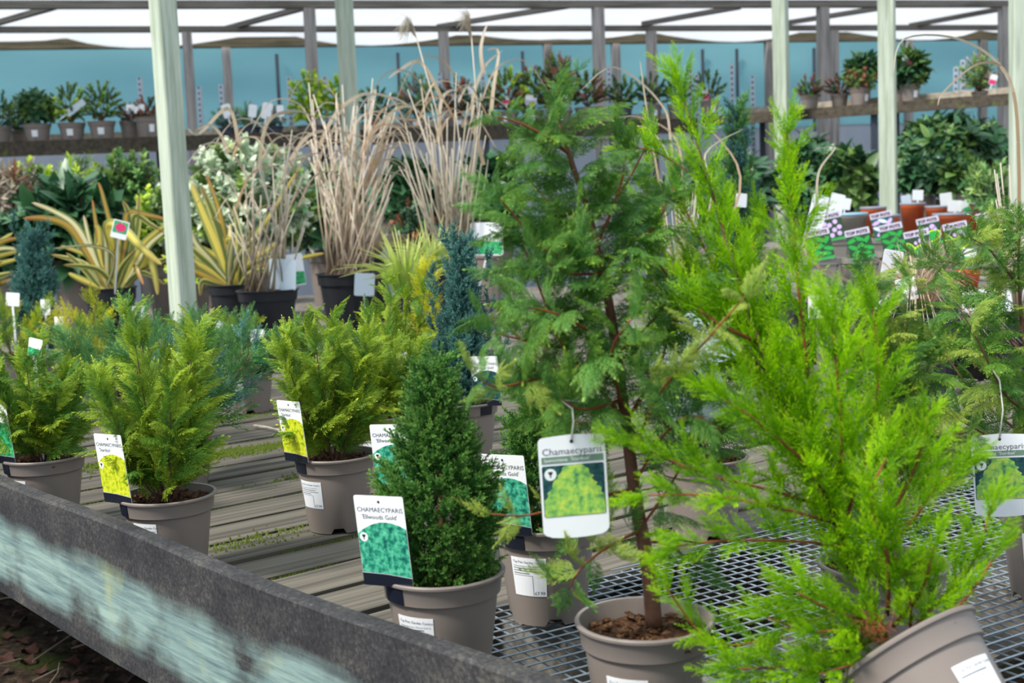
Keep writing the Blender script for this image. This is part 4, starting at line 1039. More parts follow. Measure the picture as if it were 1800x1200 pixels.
def whorl(seed, n=9, L=.9, W=.30, rise=.25, bud=True):
    rr = random.Random(seed); mb = MB()
    for i in range(n):
        a = i * 2.4 + rr.uniform(-.3, .3); el = rise + rr.uniform(-.35, .35) + .5 * (i / n)
        d = Vector((math.cos(a) * math.cos(el), math.sin(el), math.sin(a) * math.cos(el))); nrm = (Vector((0, 1, 0)) - d * d.y).normalized()
        leaf_shape(mb, d * .04, d, nrm, L * rr.uniform(.75, 1.1), W * rr.uniform(.85, 1.15), rr.uniform(.1, .7), .2, .18)
    if bud: mb.tube([(0, -.25, 0), (0, .1, 0), (0, .25, 0)], .05, .02, 5)
    return mb.mesh('leaf_whorl', True, True)
def twigleaf(seed, n=22, L=.30, W=.15):
    rr = random.Random(seed); mb = MB()
    mb.tube([(0, -.1, 0), (.02, .4, .01), (0, .85, 0)], .018, .008, 4)
    for i in range(n):
        t = .1 + .9 * i / n; a = i * 2.4; el = .5 + rr.uniform(-.5, .5) + .5 * t
        d = Vector((math.cos(a) * math.cos(el), math.sin(el), math.sin(a) * math.cos(el))); nrm = (Vector((0, 1, 0)) - d * d.y).normalized()
        leaf_shape(mb, Vector((0, t * .85, 0)), d, nrm, L * rr.uniform(.7, 1.15), W, min(1, t * .8 + rr.uniform(0, .3)), .2, .1)
    return mb.mesh('leafy_twig', True, True)
WH = [whorl(s) for s in range(4)]; WHS = [whorl(10 + s, 8, .9, .42, .35, False) for s in range(3)]
TW_ = [twigleaf(s) for s in range(4)]; TWR = [twigleaf(10 + s, 30, .24, .15) for s in range(3)]; TWN = [twigleaf(20 + s, 26, .34, .07) for s in range(3)]
def shrub(root, c, rx, ry, rz, n, protos, mat, L, up=.5, mats=None, z0=-1.0, name='leaf_cluster', stems=True, foot=None):
    """clusters over an ellipsoid centred at c"""
    az = U(0, 6)
    for i in range(n):
        k = z0 + (1 - z0) * (i + U(.1, .9)) / n; az += 2.4; q = math.sqrt(max(0, 1 - k * k)) * U(.72, 1.0)
        o = Vector((q * math.cos(az) * rx, q * math.sin(az) * ry, k * rz * U(.85, 1.05)))
        d = Vector((o.x / rx, o.y / ry, o.z / rz * .8 + up)) + rvec() * .35
        obj(name, R.choice(protos), (R.choice(mats) if mats else mat), root, place(c + o - d.normalized() * (L * .5), d, rvec(), L * U(.8, 1.2)))
    if stems and foot is not None:
        mb = MB()
        for i in range(7):
            a = i * .9; e = c + Vector((rx * .6 * math.cos(a), ry * .6 * math.sin(a), rz * U(-.2, .6))); mb.tube([foot, foot.lerp(e, .5) + Vector((0, 0, -.02)), e], .008, .003, 5)
        mb.build('branches', M_BARK, root, Matrix.Identity(4))
def potshrub(name, label, cat, rim, zsup, D, crown, n, protos, mat, L, potmat=None, mats=None, group=None, up=.5, z0=-.6, stk=None, hmin=.08):
    """rim = rim centre (world); crown = (dz above rim, rx, rz)"""
    h = max(hmin, rim.z - zsup); base = Vector((rim.x, rim.y, rim.z - h))
    root = potted(name, label, cat, base, D, h, potmat, group)
    c = rim + Vector((0, 0, crown[0])); shrub(root, c, crown[1], crown[1], crown[2], n, protos, mat, L, up, mats, z0, foot=rim + Vector((0, 0, -.02)))
    if stk: sticker(root, D, h, stk[0], stk[1], h * .3, h * .62)
    return root

# ------------------------------------------------------------------ shelves with pots
ZS = ZC + .60
def shelf(p0, p1, th, label, rail=True):
    a = onz(*p0, ZS); b = onz(*p1, ZS); d = (b - a); dn = d.normalized(); nn = Vector((-dn.y, dn.x, 0))
    root = empty('plant_shelf', Vector(((a.x + b.x) / 2, (a.y + b.y) / 2, 0)), label, 'shelf')
    a2, b2 = a - dn * (.4 if p0[0] < 600 else 0.0), b + dn * (.4 if p1[0] > 1700 else 0.0)
    L = (b2 - a2).length; k = max(1, int(L / 2.2))
    for i in range(k):
        q0 = a2.lerp(b2, i / k); q1 = a2.lerp(b2, (i + 1) / k)
        mb = MB(); mb.beam(q0 + dn * .004 + Vector((0, 0, -th / 2)), q1 - dn * .004 + Vector((0, 0, -th / 2)), .035, th); mb.build('front_board', M_SHELF, root, Matrix.Identity(4))
    for j in range(4):
        mb = MB(); o = nn * (.09 + j * .13); mb.beam(a2 + o + Vector((0, 0, -.035)), b2 + o + Vector((0, 0, -.035)), .11, .025); mb.build('shelf_plank', M_PLATE, root, Matrix.Identity(4))
    if rail:
        o = nn * .56; mb = MB(); mb.beam(a2 + o + Vector((0, 0, .03)), b2 + o + Vector((0, 0, .03)), .03, .10); mb.build('back_rail', M_RAIL, root, Matrix.Identity(4))
    n = max(2, int(L / 1.3))
    for i in range(n + 1):
        for o in (nn * .05, nn * .52):
            q = a2.lerp(b2, (i + .25) / (n + .5)) + o; z0 = ZT if (1.2 < q.x < 4.2 and 5.15 < q.y < 10.2) else 0.0; mb = MB(); mb.box((q.x, q.y, (ZS - .05 + z0) / 2), (.04, .04, ZS - .05 - z0)); mb.build('leg', M_STEEL, root, Matrix.Identity(4))
    return a, b, nn
S0, S1, NS1 = shelf((-40, 251), (1226, 207), .115, 'long mossy board shelf running past the dry grasses')
T0, T1, NS2 = shelf((1234, 205), (1775, 164), .078, 'mossy board shelf slanting away above the dark rhododendrons')
def on_shelf(px, a, b, nn, back):
    d = ray(px, 220); P0 = a + nn * back; P1 = b + nn * back; n2 = Vector((-(P1 - P0).y, (P1 - P0).x)); t = n2.dot(Vector((P0.x, P0.y))) / n2.dot(Vector((d.x, d.y)))
    q = CAM + d * t; return Vector((q.x, q.y, ZS - .02))
def shelfpot(px, wpx, hpx, plant, label, sh=1, back=.16, mats=None, crown=None, protos=None, stk=None, L=.07, n=16, potmat=None, group=None):
    p = on_shelf(px, *( (S0, S1, NS1) if sh == 1 else (T0, T1, NS2)), back)
    ppm = FPX / p.y; D = wpx / ppm; h = hpx / ppm + .02
    root = potted('potted_shrub', label, 'potted plant', p, D, h, potmat, group)
    cr = (crown[0] / ppm, crown[1] / ppm, crown[2] / ppm)
    c = p + Vector((0, 0, h + cr[0])); shrub(root, c, cr[1], cr[1] * .8, cr[2], int(n * 1.7), protos or TWR, None, L * 1.2, .5, mats, -.75, foot=p + Vector((0, 0, h)))
    if stk: sticker(root, D, h, stk[0], stk[1], h * .36, h * .68)
    return root
AZ = [L_AZA, L_AZA, L_RHOD]
shelfpot(-6, 52, 28, 0, 'dark leafy shrub at the open end of the long shelf', mats=AZ, crown=(24, 34, 30), n=18, L=.09)
shelfpot(28, 34, 24, 0, 'small dark shrub squeezed beside the first stickered shelf pot', mats=AZ, crown=(18, 20, 24), n=14, back=.44, L=.08)
shelfpot(65, 50, 30, 0, 'broad-leaved shrub with a white square sticker, ahead of the long white blade tag', mats=[L_RHOD, L_AZA], crown=(30, 38, 32), protos=WHS, n=22, stk=(-8, 20), L=.075)
shelfpot(126, 49, 30, 0, 'upright green shrub with the long white blade tag', mats=[L_AZA, L_BRIGHT, L_AZA], crown=(30, 30, 34), n=22, stk=(-8, 22), L=.09)
shelfpot(179, 49, 31, 0, 'round small-leaved green shrub at the end of the stickered shelf pots', mats=[L_AZA, L_AZA, L_STARD], crown=(30, 32, 32), n=24, stk=(-4, 26), protos=TWR, L=.09)
shelfpot(228, 36, 31, 0, 'reddish low shrub in the pot half behind its twin', mats=[L_RED], crown=(14, 20, 16), n=14, back=.3, L=.07)
shelfpot(262, 50, 35, 0, 'reddish low shrub close by the pale green post', mats=[L_RED, L_RED, L_RHOD], crown=(14, 30, 16), n=20, stk=(16, 40), L=.075)
for px, lab in ((398, 'grey-green heather with white tags, first of the low shelf tray'), (440, 'grey-green heather with white tags, middle of the low shelf tray'), (480, 'grey-green heather with white tags, last of the low shelf tray')):
    shelfpot(px, 38, 12, 0, lab, mats=[L_JUN, L_TWIG, L_BLUE], crown=(16, 20, 18), protos=TWN, n=18, L=.09, potmat=M_STEEL)
shelfpot(546, 50, 14, 0, 'bright green leafy shrub behind the grey post', mats=[L_BRIGHT], crown=(42, 30, 44), n=30, L=.11, back=.35)
shelfpot(600, 40, 14, 0, 'bright green leafy shrub behind the green post', mats=[L_BRIGHT], crown=(42, 24, 40), n=24, L=.11, back=.4)
shelfpot(660, 50, 14, 0, 'dark shrub with a pink flower on the long shelf', mats=[L_RHOD, L_AZA], crown=(26, 32, 26), n=20, L=.09)
shelfpot(733, 56, 18, 0, 'olive twiggy shrub behind the tall dry stems', mats=[L_AZA, L_RED, L_AZA], crown=(32, 36, 34), protos=TWN, n=24, L=.12, stk=(-14, 14))
shelfpot(808, 50, 18, 0, 'dark purple-leaved shrub in a low pot behind the plumed grass', mats=[L_RED, L_RHOD], crown=(30, 34, 32), n=22, L=.10, stk=(-14, 14))
shelfpot(850, 36, 18, 0, 'shrub with white tag next to the orange-tinged azalea', mats=[L_AZA], crown=(26, 26, 28), n=16, L=.09, back=.42)
shelfpot(893, 42, 24, 0, 'orange-tinged azalea with a pink tag', mats=[L_BRIGHT, L_RED, L_AZA], crown=(32, 32, 36), n=26, L=.10, stk=(-26, -4))
shelfpot(938, 40, 24, 0, 'orange-tinged azalea with a pale card in front', mats=[L_BRIGHT, L_RED, L_AZA], crown=(32, 28, 36), n=24, L=.10, stk=(-20, 10))
shelfpot(985, 46, 22, 0, 'tall olive shrub reaching up beside the steel upright', mats=[L_AZA, L_RED], crown=(46, 28, 44), protos=TWN, n=28, L=.13, stk=(-14, 10))
shelfpot(1035, 50, 26, 0, 'orange and green azalea next to the grey post', mats=[L_RED, L_AZA], crown=(28, 34, 28), n=20, L=.10)
shelfpot(1096, 36, 27, 0, 'dark green shrub in a dark pot just past the grey post', mats=[L_RHOD, L_AZA], crown=(22, 26, 22), n=16, L=.09, potmat=M_STEEL)
shelfpot(1148, 36, 27, 0, 'dark green shrub in a stickered pot behind the lime tip', mats=[L_RHOD, L_AZA], crown=(24, 26, 24), n=16, L=.09, stk=(-6, 24))
shelfpot(1190, 34, 26, 0, 'dark shrub behind the lime tip, pot turned from its sticker', mats=[L_RHOD, L_AZA], crown=(22, 24, 22), n=14, L=.09)
shelfpot(1248, 36, 28, 0, 'sparse dark shrub with a pink and white tag', 2, mats=[L_RHOD, L_AZA], crown=(24, 26, 22), n=13, L=.08, stk=(6, 34), back=.12)
shelfpot(1424, 34, 24, 0, 'reddish-green low shrub before the grey post', 2, mats=[L_RED, L_AZA], crown=(12, 22, 16), n=16, L=.07)
shelfpot(1476, 32, 24, 0, 'reddish-green low shrub behind the grey post', 2, mats=[L_RED, L_RHOD], crown=(14, 22, 18), n=14, L=.07, back=.3)
shelfpot(1512, 38, 30, 0, 'reddish-green low shrub with a pale square sticker', 2, mats=[L_RED, L_AZA], crown=(12, 26, 16), n=18, L=.07, stk=(20, 46))
shelfpot(1515, 36, 36, 0, 'long-leaved rhododendron behind the stickered shrub', 2, mats=[L_RHOD, L_AZA], crown=(34, 34, 26), protos=WH, n=18, L=.09, back=.36)
shelfpot(1600, 38, 30, 0, 'long-leaved rhododendron with yellow buds and a white tag', 2, mats=[L_RHOD, L_AZA], crown=(30, 34, 34), protos=WH, n=24, L=.09, stk=(6, 34))
shelfpot(1578, 34, 26, 0, 'rhododendron half hidden by the pale green post', 2, mats=[L_RHOD], crown=(30, 28, 30), protos=WH, n=14, L=.09, back=.36)
shelfpot(1722, 30, 8, 0, 'twiggy grey-green shrub with a red tag', 2, mats=[L_AZA, L_TWIG], crown=(28, 26, 28), protos=TWN, n=20, L=.10)
def shelf_tag(px, py, w, h, yaw, roll, label, sh=1, back=.08, mat=None, lower=None):
    p = on_shelf(px, *((S0, S1, NS1) if sh == 1 else (T0, T1, NS2)), back); Y = p.y; ppm = FPX / Y; Pb = aty(px, py + h / 2, Y); w, h = w / ppm, h / ppm
    root = empty('plant_tag', Pb, label, 'plant tag')
    M = Matrix.Translation(Pb) @ Matrix.Rotation(yaw, 4, 'Z') @ Matrix.Rotation(roll, 4, 'Y')
    obj('card', plate_mesh('card', rrect(-w / 2, 0, w / 2, h, min(w, h) * .2), .0015), mat or M_WHITE, root, M)
    if lower: obj('picture', plate_mesh('picture', [(-w * .46, h * .05), (w * .46, h * .05), (w * .46, h * .5), (-w * .46, h * .5)], .0004, -.0006), lower, root, M)
    obj('stake', plate_mesh('stake', [(-w * .06, -h * .4), (w * .06, -h * .4), (w * .1, h * .05), (-w * .1, h * .05)], .001, .001), M_WHITE, root, M)
shelf_tag(117, 182, 12, 38, .2, .95, 'long curved white blade tag leaning over the shelf shrub', mat=M_TAGBACK)
shelf_tag(238, 189, 32, 11, 0, .02, 'wide white card on the reddish shelf shrub')
for px, w, h, rl, lab in ((402, 16, 24, -.2, 'white tag standing first over the heathers'), (443, 14, 22, .15, 'white tag leaning second over the heathers'), (467, 18, 28, .2, 'largest white tag over the heathers'), (493, 12, 20, .0, 'greyish tag at the end of the heathers')):
    shelf_tag(px, 195, w, h, .1, rl, lab)
shelf_tag(828, 158, 14, 14, 0, .1, 'white round tag above the shrub by the plumed grass')
shelf_tag(890, 176, 12, 14, 0, -.1, 'pale pink card on the orange-tinged azalea', lower=M_PINKP)
shelf_tag(933, 176, 20, 18, 0, .05, 'white card with a pink print between the azaleas', lower=M_LILAC)
shelf_tag(992, 174, 12, 18, 0, 0, 'white card with a plum print by the steel upright', lower=M_PLUMINK)
shelf_tag(1241, 165, 12, 22, 0, -.1, 'narrow white tag with a pink foot on the sparse shelf shrub', 2, lower=M_PINKP)
shelf_tag(1602, 105, 8, 22, 0, -.7, 'slanting white tag on top of the rhododendron with yellow buds', 2, .1, lower=M_PINKP)
shelf_tag(1743, 140, 13, 18, 0, .3, 'red and white tag on the twiggy shelf shrub', 2, .1, lower=M_PINKP)
# slotted steel uprights
n = NT('slotted_steel'); v = n.coord('Object', (1, 1, 1)); sx = n.n.new('ShaderNodeSeparateXYZ'); n.l.new(v, sx.inputs[0])
fr = n.math('FRACT', n.math('MULTIPLY', sx.outputs[2], 22.0)); xa = n.math('ABSOLUTE', sx.outputs[0])
slot = n.math('MULTIPLY', n.math('GREATER_THAN', fr, .55), n.math('LESS_THAN', xa, .008))
n.base(n.mix(slot, srgb(176, 186, 200), srgb(70, 84, 96)), .5, .5); M_SLOT = n.m
for px, y0, y1, sh, lab in ((250, 136, 215, 1, 'slotted steel upright behind the reddish shelf shrubs'), (353, 152, 230, 1, 'slotted steel upright beside the first grey post'), (392, 148, 235, 1, 'slotted steel upright before the heathers'), (512, 135, 230, 1, 'slotted steel upright after the heathers'),
                            (575, 133, 225, 1, 'slotted steel upright between the bright green shrubs'), (776, 128, 225, 1, 'slotted steel upright beside the post behind the plumed grass'), (852, 120, 215, 1, 'slotted steel upright behind the purple-leaved shrub'), (1003, 138, 205, 1, 'slotted steel upright next to the tall olive shrub'),
                            (1073, 116, 205, 1, 'slotted steel upright against the grey post'), (1215, 120, 195, 2, 'slotted steel upright past the lime tip'), (1226, 130, 200, 2, 'thin slotted upright beside the sparse shrub'), (1288, 110, 190, 2, 'tallest slotted steel upright by the sparse shrub'), (1324, 134, 195, 2, 'slotted steel upright in the empty stretch of shelf'),
                            (1680, 118, 185, 2, 'slotted steel upright beside the twiggy shrub'), (1692, 105, 180, 2, 'thin dark upright beside the twiggy shrub')):
    p = on_shelf(px, *((S0, S1, NS1) if sh == 1 else (T0, T1, NS2)), .62); top = aty(px, y0, p.y).z; bz = ZS - .75
    mb = MB(); hgt = top - bz
    mb.box((0, 0, hgt / 2), (.036, .003, hgt)); mb.box((.0165, .018, hgt / 2), (.003, .036, hgt))
    tag(mb.build('slotted_upright', M_SLOT, M=Matrix.Translation((p.x, p.y, bz))), lab, 'upright')

# ------------------------------------------------------------------ dry grasses
def blade(mb, pts, w, tips=(0, 1), twist=.6):
    pts = smooth([Vector(p) for p in pts], 5); k = len(pts)
    for i in range(k - 1):
        t0 = i / (k - 1); t1 = (i + 1) / (k - 1)
        d = (pts[i + 1] - pts[i]).normalized(); s = d.cross(Vector((.4, 1, .3 + twist * t0))).normalized()
        w0 = w * (1 - t0) ** .5 * .5; w1 = w * (1 - t1) ** .5 * .5
        mb.add([pts[i] + s * w0, pts[i] - s * w0, pts[i + 1] - s * w1, pts[i + 1] + s * w1], [(0, 1, 2, 3)], [tips[0] + (tips[1] - tips[0]) * t0] * 2 + [tips[0] + (tips[1] - tips[0]) * t1] * 2)
def miscanthus(label, basepx, Y, nst, topspread, ytop, D, h, seed, nbl=22, arcs=(), plumes=(), zsup=ZB):
    rr = random.Random(seed); p = aty(*basepx, Y); base = Vector((p.x, p.y, zsup))
    root = potted('potted_grass', label, 'potted grass', base, D, h, M_BLACKPOT)
    zr = zsup + h * .85; ppm = FPX / Y
    mb = MB()
    for i in range(nst):
        a = rr.uniform(0, 6.28); q = D * .36 * math.sqrt(rr.random())
        b = Vector((base.x + q * math.cos(a), base.y + q * math.sin(a), zr))
        px = basepx[0] + topspread[0] + (topspread[1] - topspread[0]) * rr.random(); py = ytop[0] + (ytop[1] - ytop[0]) * rr.random() ** .7
        e = aty(px, py, Y + rr.uniform(-.15, .15)); mdl = b.lerp(e, .5) + Vector((rr.uniform(-.02, .02), 0, .02))
        mb.tube([b, mdl, e], .0060 * rr.uniform(.7, 1.15), .0028, 5)
    o = mb.build('dry_stems', L_STRAW, root, Matrix.Identity(4), True, True); o['kind'] = 'stuff'
    # arching blades
    for i in range(nbl):
        px = basepx[0] + topspread[0] * .9 + (topspread[1] - topspread[0]) * .9 * rr.random(); py = ytop[0] + (ytop[1] - ytop[0]) * rr.uniform(.25, .9)
        s = aty(px, py, Y + rr.uniform(-.1, .1)); sg = rr.choice((-1, 1)); L = rr.uniform(.12, .3)
        pts = [s, s + Vector((sg * L * .3, rr.uniform(-.05, .05), L * .55)), s + Vector((sg * L * .8, rr.uniform(-.1, .1), L * .6)), s + Vector((sg * L * 1.25, rr.uniform(-.1, .1), L * rr.uniform(-.2, .3)))]
        mb = MB(); blade(mb, pts, .011 * rr.uniform(.7, 1.2)); mb.build('arching_blade', rr.choice((L_STRAW, L_STRAWB, L_STRAW)), root, Matrix.Identity(4), False, True)
    for arc in arcs:
        mb = MB(); blade(mb, [aty(x, y, Y) for x, y in arc], .022, twist=.2); mb.build('arching_blade', L_STRAW, root, Matrix.Identity(4), False, True)
    for (x0, y0, x1, y1, x2, y2) in plumes:
        b = aty(x0, y0, Y); e = aty(x1, y1, Y); t_ = aty(x2, y2, Y); mb = MB(); mb.tube([Vector((base.x, base.y, zr)), b, e], .005, .003, 5); mb.build('plume_stem', L_STRAW, root, Matrix.Identity(4), True, True)
        mb = MB()
        for k in range(70):
            s = e.lerp(b, rr.random() * .12); dv = (t_ - e) * rr.uniform(.5, 1.05) + Vector((rr.uniform(-.03, .03), rr.uniform(-.04, .04), rr.uniform(-.03, .03)))
            mb.tube([s, s + dv * .5 + Vector((0, 0, .05)), s + dv + Vector((0, 0, -.015))], .0012, .0008, 3)
        o = mb.build('plume', L_STRAW, root, Matrix.Identity(4), False, True)
    return root, base
miscanthus('clump of dry grass canes in a black pot next to the striped flax', (470, 505), 6.1, 34, (-75, 70), (215, 420), .30, .26, 1, 20,
           arcs=[[(420, 260), (402, 190), (350, 235), (330, 225)], [(455, 300), (470, 215), (520, 195), (560, 210)], [(400, 270), (390, 240), (370, 220), (345, 228)]])
miscanthus('densest clump of dry grass canes in the middle black pot', (612, 480), 6.6, 78, (-70, 85), (120, 380), .34, .30, 2, 40,
           arcs=[[(560, 260), (590, 200), (640, 165), (700, 175), (720, 190)], [(640, 250), (700, 190), (740, 200), (770, 260)], [(500, 300), (540, 240), (590, 230), (640, 240)], [(655, 330), (680, 220), (720, 210), (745, 215)]])
miscanthus('tall dry grass with two feathery plumes behind the blue-grey conifer', (795, 440), 6.4, 44, (-95, 75), (110, 300), .30, .22, 3, 16,
           arcs=[[(780, 180), (740, 110), (700, 125), (683, 138)], [(850, 290), (830, 190), (850, 120), (885, 88)], [(862, 210), (868, 150), (876, 90), (855, 88)], [(770, 250), (775, 180), (790, 160), (806, 160)], [(850, 130), (845, 90), (850, 60), (857, 42)]],
           plumes=[(775, 220, 727, 48, 698, 45), (840, 200, 828, 55, 803, 12)])
# stray arching blades beyond the lime cypress
def stray(label, arcs, Y, basepx, D=.2, h=.2, zsup=ZB):
    p = aty(*basepx, Y); base = Vector((p.x, p.y, zsup)); root = potted('potted_grass', label, 'potted grass', base, D, h, M_BLACKPOT); top = base + Vector((0, 0, h * .9))
    for i, arc in enumerate(arcs):
        mb = MB(); blade(mb, [top] + [aty(x, y, Y) for x, y in arc], .011, twist=.2); mb.build('arching_blade', (L_STRAW, L_STRAWB)[i % 2], root, Matrix.Identity(4), False, True)
    mb = MB()
    for i in range(18):
        a = U(0, 6.3); mb.tube([top, top + Vector((.03 * math.cos(a), .03 * math.sin(a), .2)), top + Vector((.07 * math.cos(a), .07 * math.sin(a), U(.3, .55)))], .004, .002, 4)
    o = mb.build('dry_stems', L_STRAW, root, Matrix.Identity(4), True, True)
stray('arching dry grass seen over the lime cypress', [[(1180, 260), (1160, 180), (1080, 118), (1020, 160)], [(1200, 330), (1185, 240), (1120, 205), (1070, 212)], [(1190, 330), (1150, 235), (1100, 220)], [(1300, 340), (1260, 240), (1200, 210)], [(1250, 350), (1240, 270), (1310, 225)], [(1160, 330), (1135, 180), (1125, 105)]], 4.6, (1200, 570))
stray('dry grass with two long arches before the knotted pale green post', [[(1790, 250), (1768, 130), (1690, 70), (1590, 68), (1570, 130)], [(1790, 250), (1770, 130), (1720, 112), (1660, 160), (1648, 186)], [(1440, 470), (1436, 360), (1440, 300), (1468, 258), (1425, 265)]], 3.85, (1790, 600))
def tuft(label, px, py, Y, n, L, mat, spread=.8, zsup=ZB, D=.17, potmat=None, w=.006, drp=.5):
    p = aty(px, py, Y); h = max(.08, p.z - zsup); base = Vector((p.x, p.y, p.z - h)); root = potted('potted_grass', label, 'potted grass', base, D, h, potmat or M_BLACKPOT)
    mb = MB()
    for i in range(n):
        a = U(0, 6.28); s = U(.1, spread); l = L * U(.6, 1.1); d = Vector((math.cos(a) * s, math.sin(a) * s, 1)).normalized()
        b = p + Vector((math.cos(a), math.sin(a), 0)) * (D * .2 * U(0, 1)); blade(mb, [b, b + d * (l * .5), b + d * l + Vector((math.cos(a), math.sin(a), 0)) * (l * .35 * s) - Vector((0, 0, l * drp * s))], w)
    o = mb.build('grass_blades', mat, root, Matrix.Identity(4), False, True); o['kind'] = 'stuff'
tuft('short buff hair-grass behind the middle grass pot', 655, 455, 7.0, 420, .26, L_STRAW, .9, w=.005)
tuft('yellow striped sedge beside the grass pots', 715, 520, 4.8, 110, .28, L_CAREX, .9, w=.010)
tuft('yellow striped sedge behind the blue-grey conifer', 760, 480, 5.3, 90, .24, L_CAREX, .9, w=.010)
tuft('dry matted sedge between the two ferny cypresses', 1610, 545, 3.1, 240, .20, L_STRAWB, 1.2, w=.004, drp=1.0)
tuft('wispy green sedge before the hosta bench', 1640, 505, 3.8, 70, .20, L_TWIG, .8, w=.006)

# ------------------------------------------------------------------ striped flax (phormium)
def flax(label, basepx, Y, leaves, D=.26, h=.22, zsup=ZB, seed=0, potmat=None):
    rr = random.Random(seed); p = aty(*basepx, Y); base = Vector((p.x, p.y, zsup)); root = potted('potted_flax', label, 'potted flax', base, D, max(.1, p.z - zsup + .02), potmat or M_BLACKPOT)
    leaves = list(leaves)
    for k in range(14 if D else 0):
        a = rr.uniform(-1.15, 1.15); L = rr.uniform(70, 135); bx, by = basepx[0] + rr.uniform(-14, 14), basepx[1] + rr.uniform(-4, 6); dy = rr.uniform(-.15, .25)
        leaves.append(([(bx, by), (bx + L * .45 * math.sin(a * .7), by - L * .5 * math.cos(a * .7), dy * .5), (bx + L * math.sin(a), by - L * math.cos(a) * .95, dy)], rr.uniform(7, 11), rr.choice((0, 0, 2, 1))))
    for i, (pts, wpx, mi) in enumerate(leaves):
        ys = [Y + (q[2] if len(q) > 2 else 0) for q in pts]; P = smooth([aty(q[0], q[1], y) for q, y in zip(pts, ys)], 6); k = len(P); w = wpx * 1.8 / (FPX / Y)
        mb = MB(); vs = []; tt = []; ac = []
        for j in range(k):
            t = j / (k - 1); d = (P[min(j + 1, k - 1)] - P[max(j - 1, 0)]).normalized(); s = d.cross(Vector((.05 * (i % 5 - 2), 1, .15))).normalized(); nn = s.cross(d)
            ww = w * .5 * (min(1, .55 + t * 1.2)) * max(.03, (1 - t) ** .45 if t > .4 else 1 * (.6 ** .45) + (1 - .6 ** .45) * (1 - t / .4) * .0)
            for q, a_ in ((-1, 1.0), (-.5, .55), (0, 0.), (.5, .55), (1, 1.0)):
                vs.append(P[j] + s * (ww * q) + nn * (abs(q) * ww * .28)); tt.append(t); ac.append(a_)
        fs = [(j * 5 + q, j * 5 + q + 1, (j + 1) * 5 + q + 1, (j + 1) * 5 + q) for j in range(k - 1) for q in range(4)]
        mb.add(vs, fs, tt); me = mb.mesh('leaf_blade', True, True); at = me.attributes.new('across', 'FLOAT', 'POINT'); at.data.foreach_set('value', ac)
        obj('leaf_blade', me, PH[mi], root, Matrix.Identity(4))
    return root
b = (192, 512)
flax('yellow and orange striped flax with a bent broad leaf, beside the pale green post', b, 6.0, [
    ([b, (160, 455), (125, 402), (85, 385), (40, 384)], 13, 3), ([b, (158, 440), (130, 395), (95, 372), (56, 356)], 11, 2), ([b, (165, 450), (155, 415), (147, 378)], 9, 2),
    ([b, (176, 440), (168, 390), (162, 350)], 7, 3), ([b, (175, 440), (172, 405), (166, 396)], 13, 1), ([b, (192, 440), (193, 400), (190, 385)], 12, 0),
    ([(200, 512), (197, 440), (190, 398, -.1), (215, 402, -.15), (250, 437, -.2), (284, 465, -.2)], 15, 1), ([(215, 510), (250, 470), (262, 448, -.1), (272, 485, -.15), (277, 518, -.15)], 12, 1),
    ([(205, 512), (228, 450), (241, 395), (244, 343)], 12, 0), ([(205, 512), (225, 430), (226, 380), (215, 352)], 11, 0), ([(205, 512), (222, 420), (225, 376), (262, 379), (300, 388)], 10, 3),
    ([(208, 512), (232, 430), (236, 380), (265, 395), (300, 416)], 9, 0), ([(212, 512), (245, 440), (275, 408), (297, 394)], 10, 1), ([(212, 512), (255, 440), (280, 415), (300, 402)], 9, 2),
    ([(185, 512), (200, 452, -.1), (160, 432, -.2), (93, 437, -.25)], 5, 2), ([(180, 512), (150, 475), (116, 444)], 9, 0), ([(215, 512), (240, 480), (238, 470, -.1), (252, 500, -.15)], 9, 3),
    ([(205, 514), (235, 485), (255, 480), (290, 500)], 8, 0), ([(190, 512), (182, 470), (180, 430)], 11, 0), ([(200, 512), (208, 460), (212, 430)], 11, 1), ([(190, 512), (140, 490), (120, 480)], 9, 1),
    ([(210, 512), (255, 470), (320, 452), (350, 470)], 7, 0), ([b, (200, 420), (190, 380), (178, 335), (172, 320)], 7, 3)], seed=1)
b = (408, 505)
flax('olive and yellow striped flax fanning out behind the dry canes', b, 6.6, [
    ([b, (385, 440), (355, 370), (336, 322)], 15, 1), ([b, (392, 430), (372, 370), (352, 326)], 13, 0), ([b, (395, 420), (382, 360), (362, 305)], 9, 3), ([b, (370, 460), (345, 430), (335, 405)], 12, 2),
    ([b, (372, 470), (345, 445), (330, 430)], 13, 0), ([b, (375, 480), (345, 462), (325, 452)], 11, 1), ([b, (370, 490), (345, 478), (330, 472)], 11, 3), ([b, (400, 440), (388, 400), (372, 382)], 12, 0),
    ([b, (420, 445), (418, 400), (410, 360)], 10, 0), ([b, (440, 430), (480, 370), (522, 300)], 8, 1), ([b, (440, 460), (470, 440), (490, 425)], 9, 1), ([b, (415, 470), (402, 452), (398, 420), (420, 430)], 9, 1),
    ([b, (380, 500), (355, 495), (352, 520)], 9, 0), ([(400, 512), (395, 520), (388, 530), (400, 545)], 10, 2), ([b, (450, 470), (520, 455), (570, 445)], 9, 1)], seed=2)
b = (-50, 500)
flax('orange striped flax reaching in behind the blue-green column', b, 6.0, [([b, (-20, 445), (5, 425), (35, 418)], 9, 3), ([b, (-20, 450), (5, 437), (40, 440)], 9, 2), ([b, (-20, 470), (5, 462), (32, 455)], 9, 1), ([b, (-20, 490), (0, 485), (25, 478)], 10, 0), ([b, (-30, 500), (0, 498), (22, 490)], 9, 3)], seed=3)
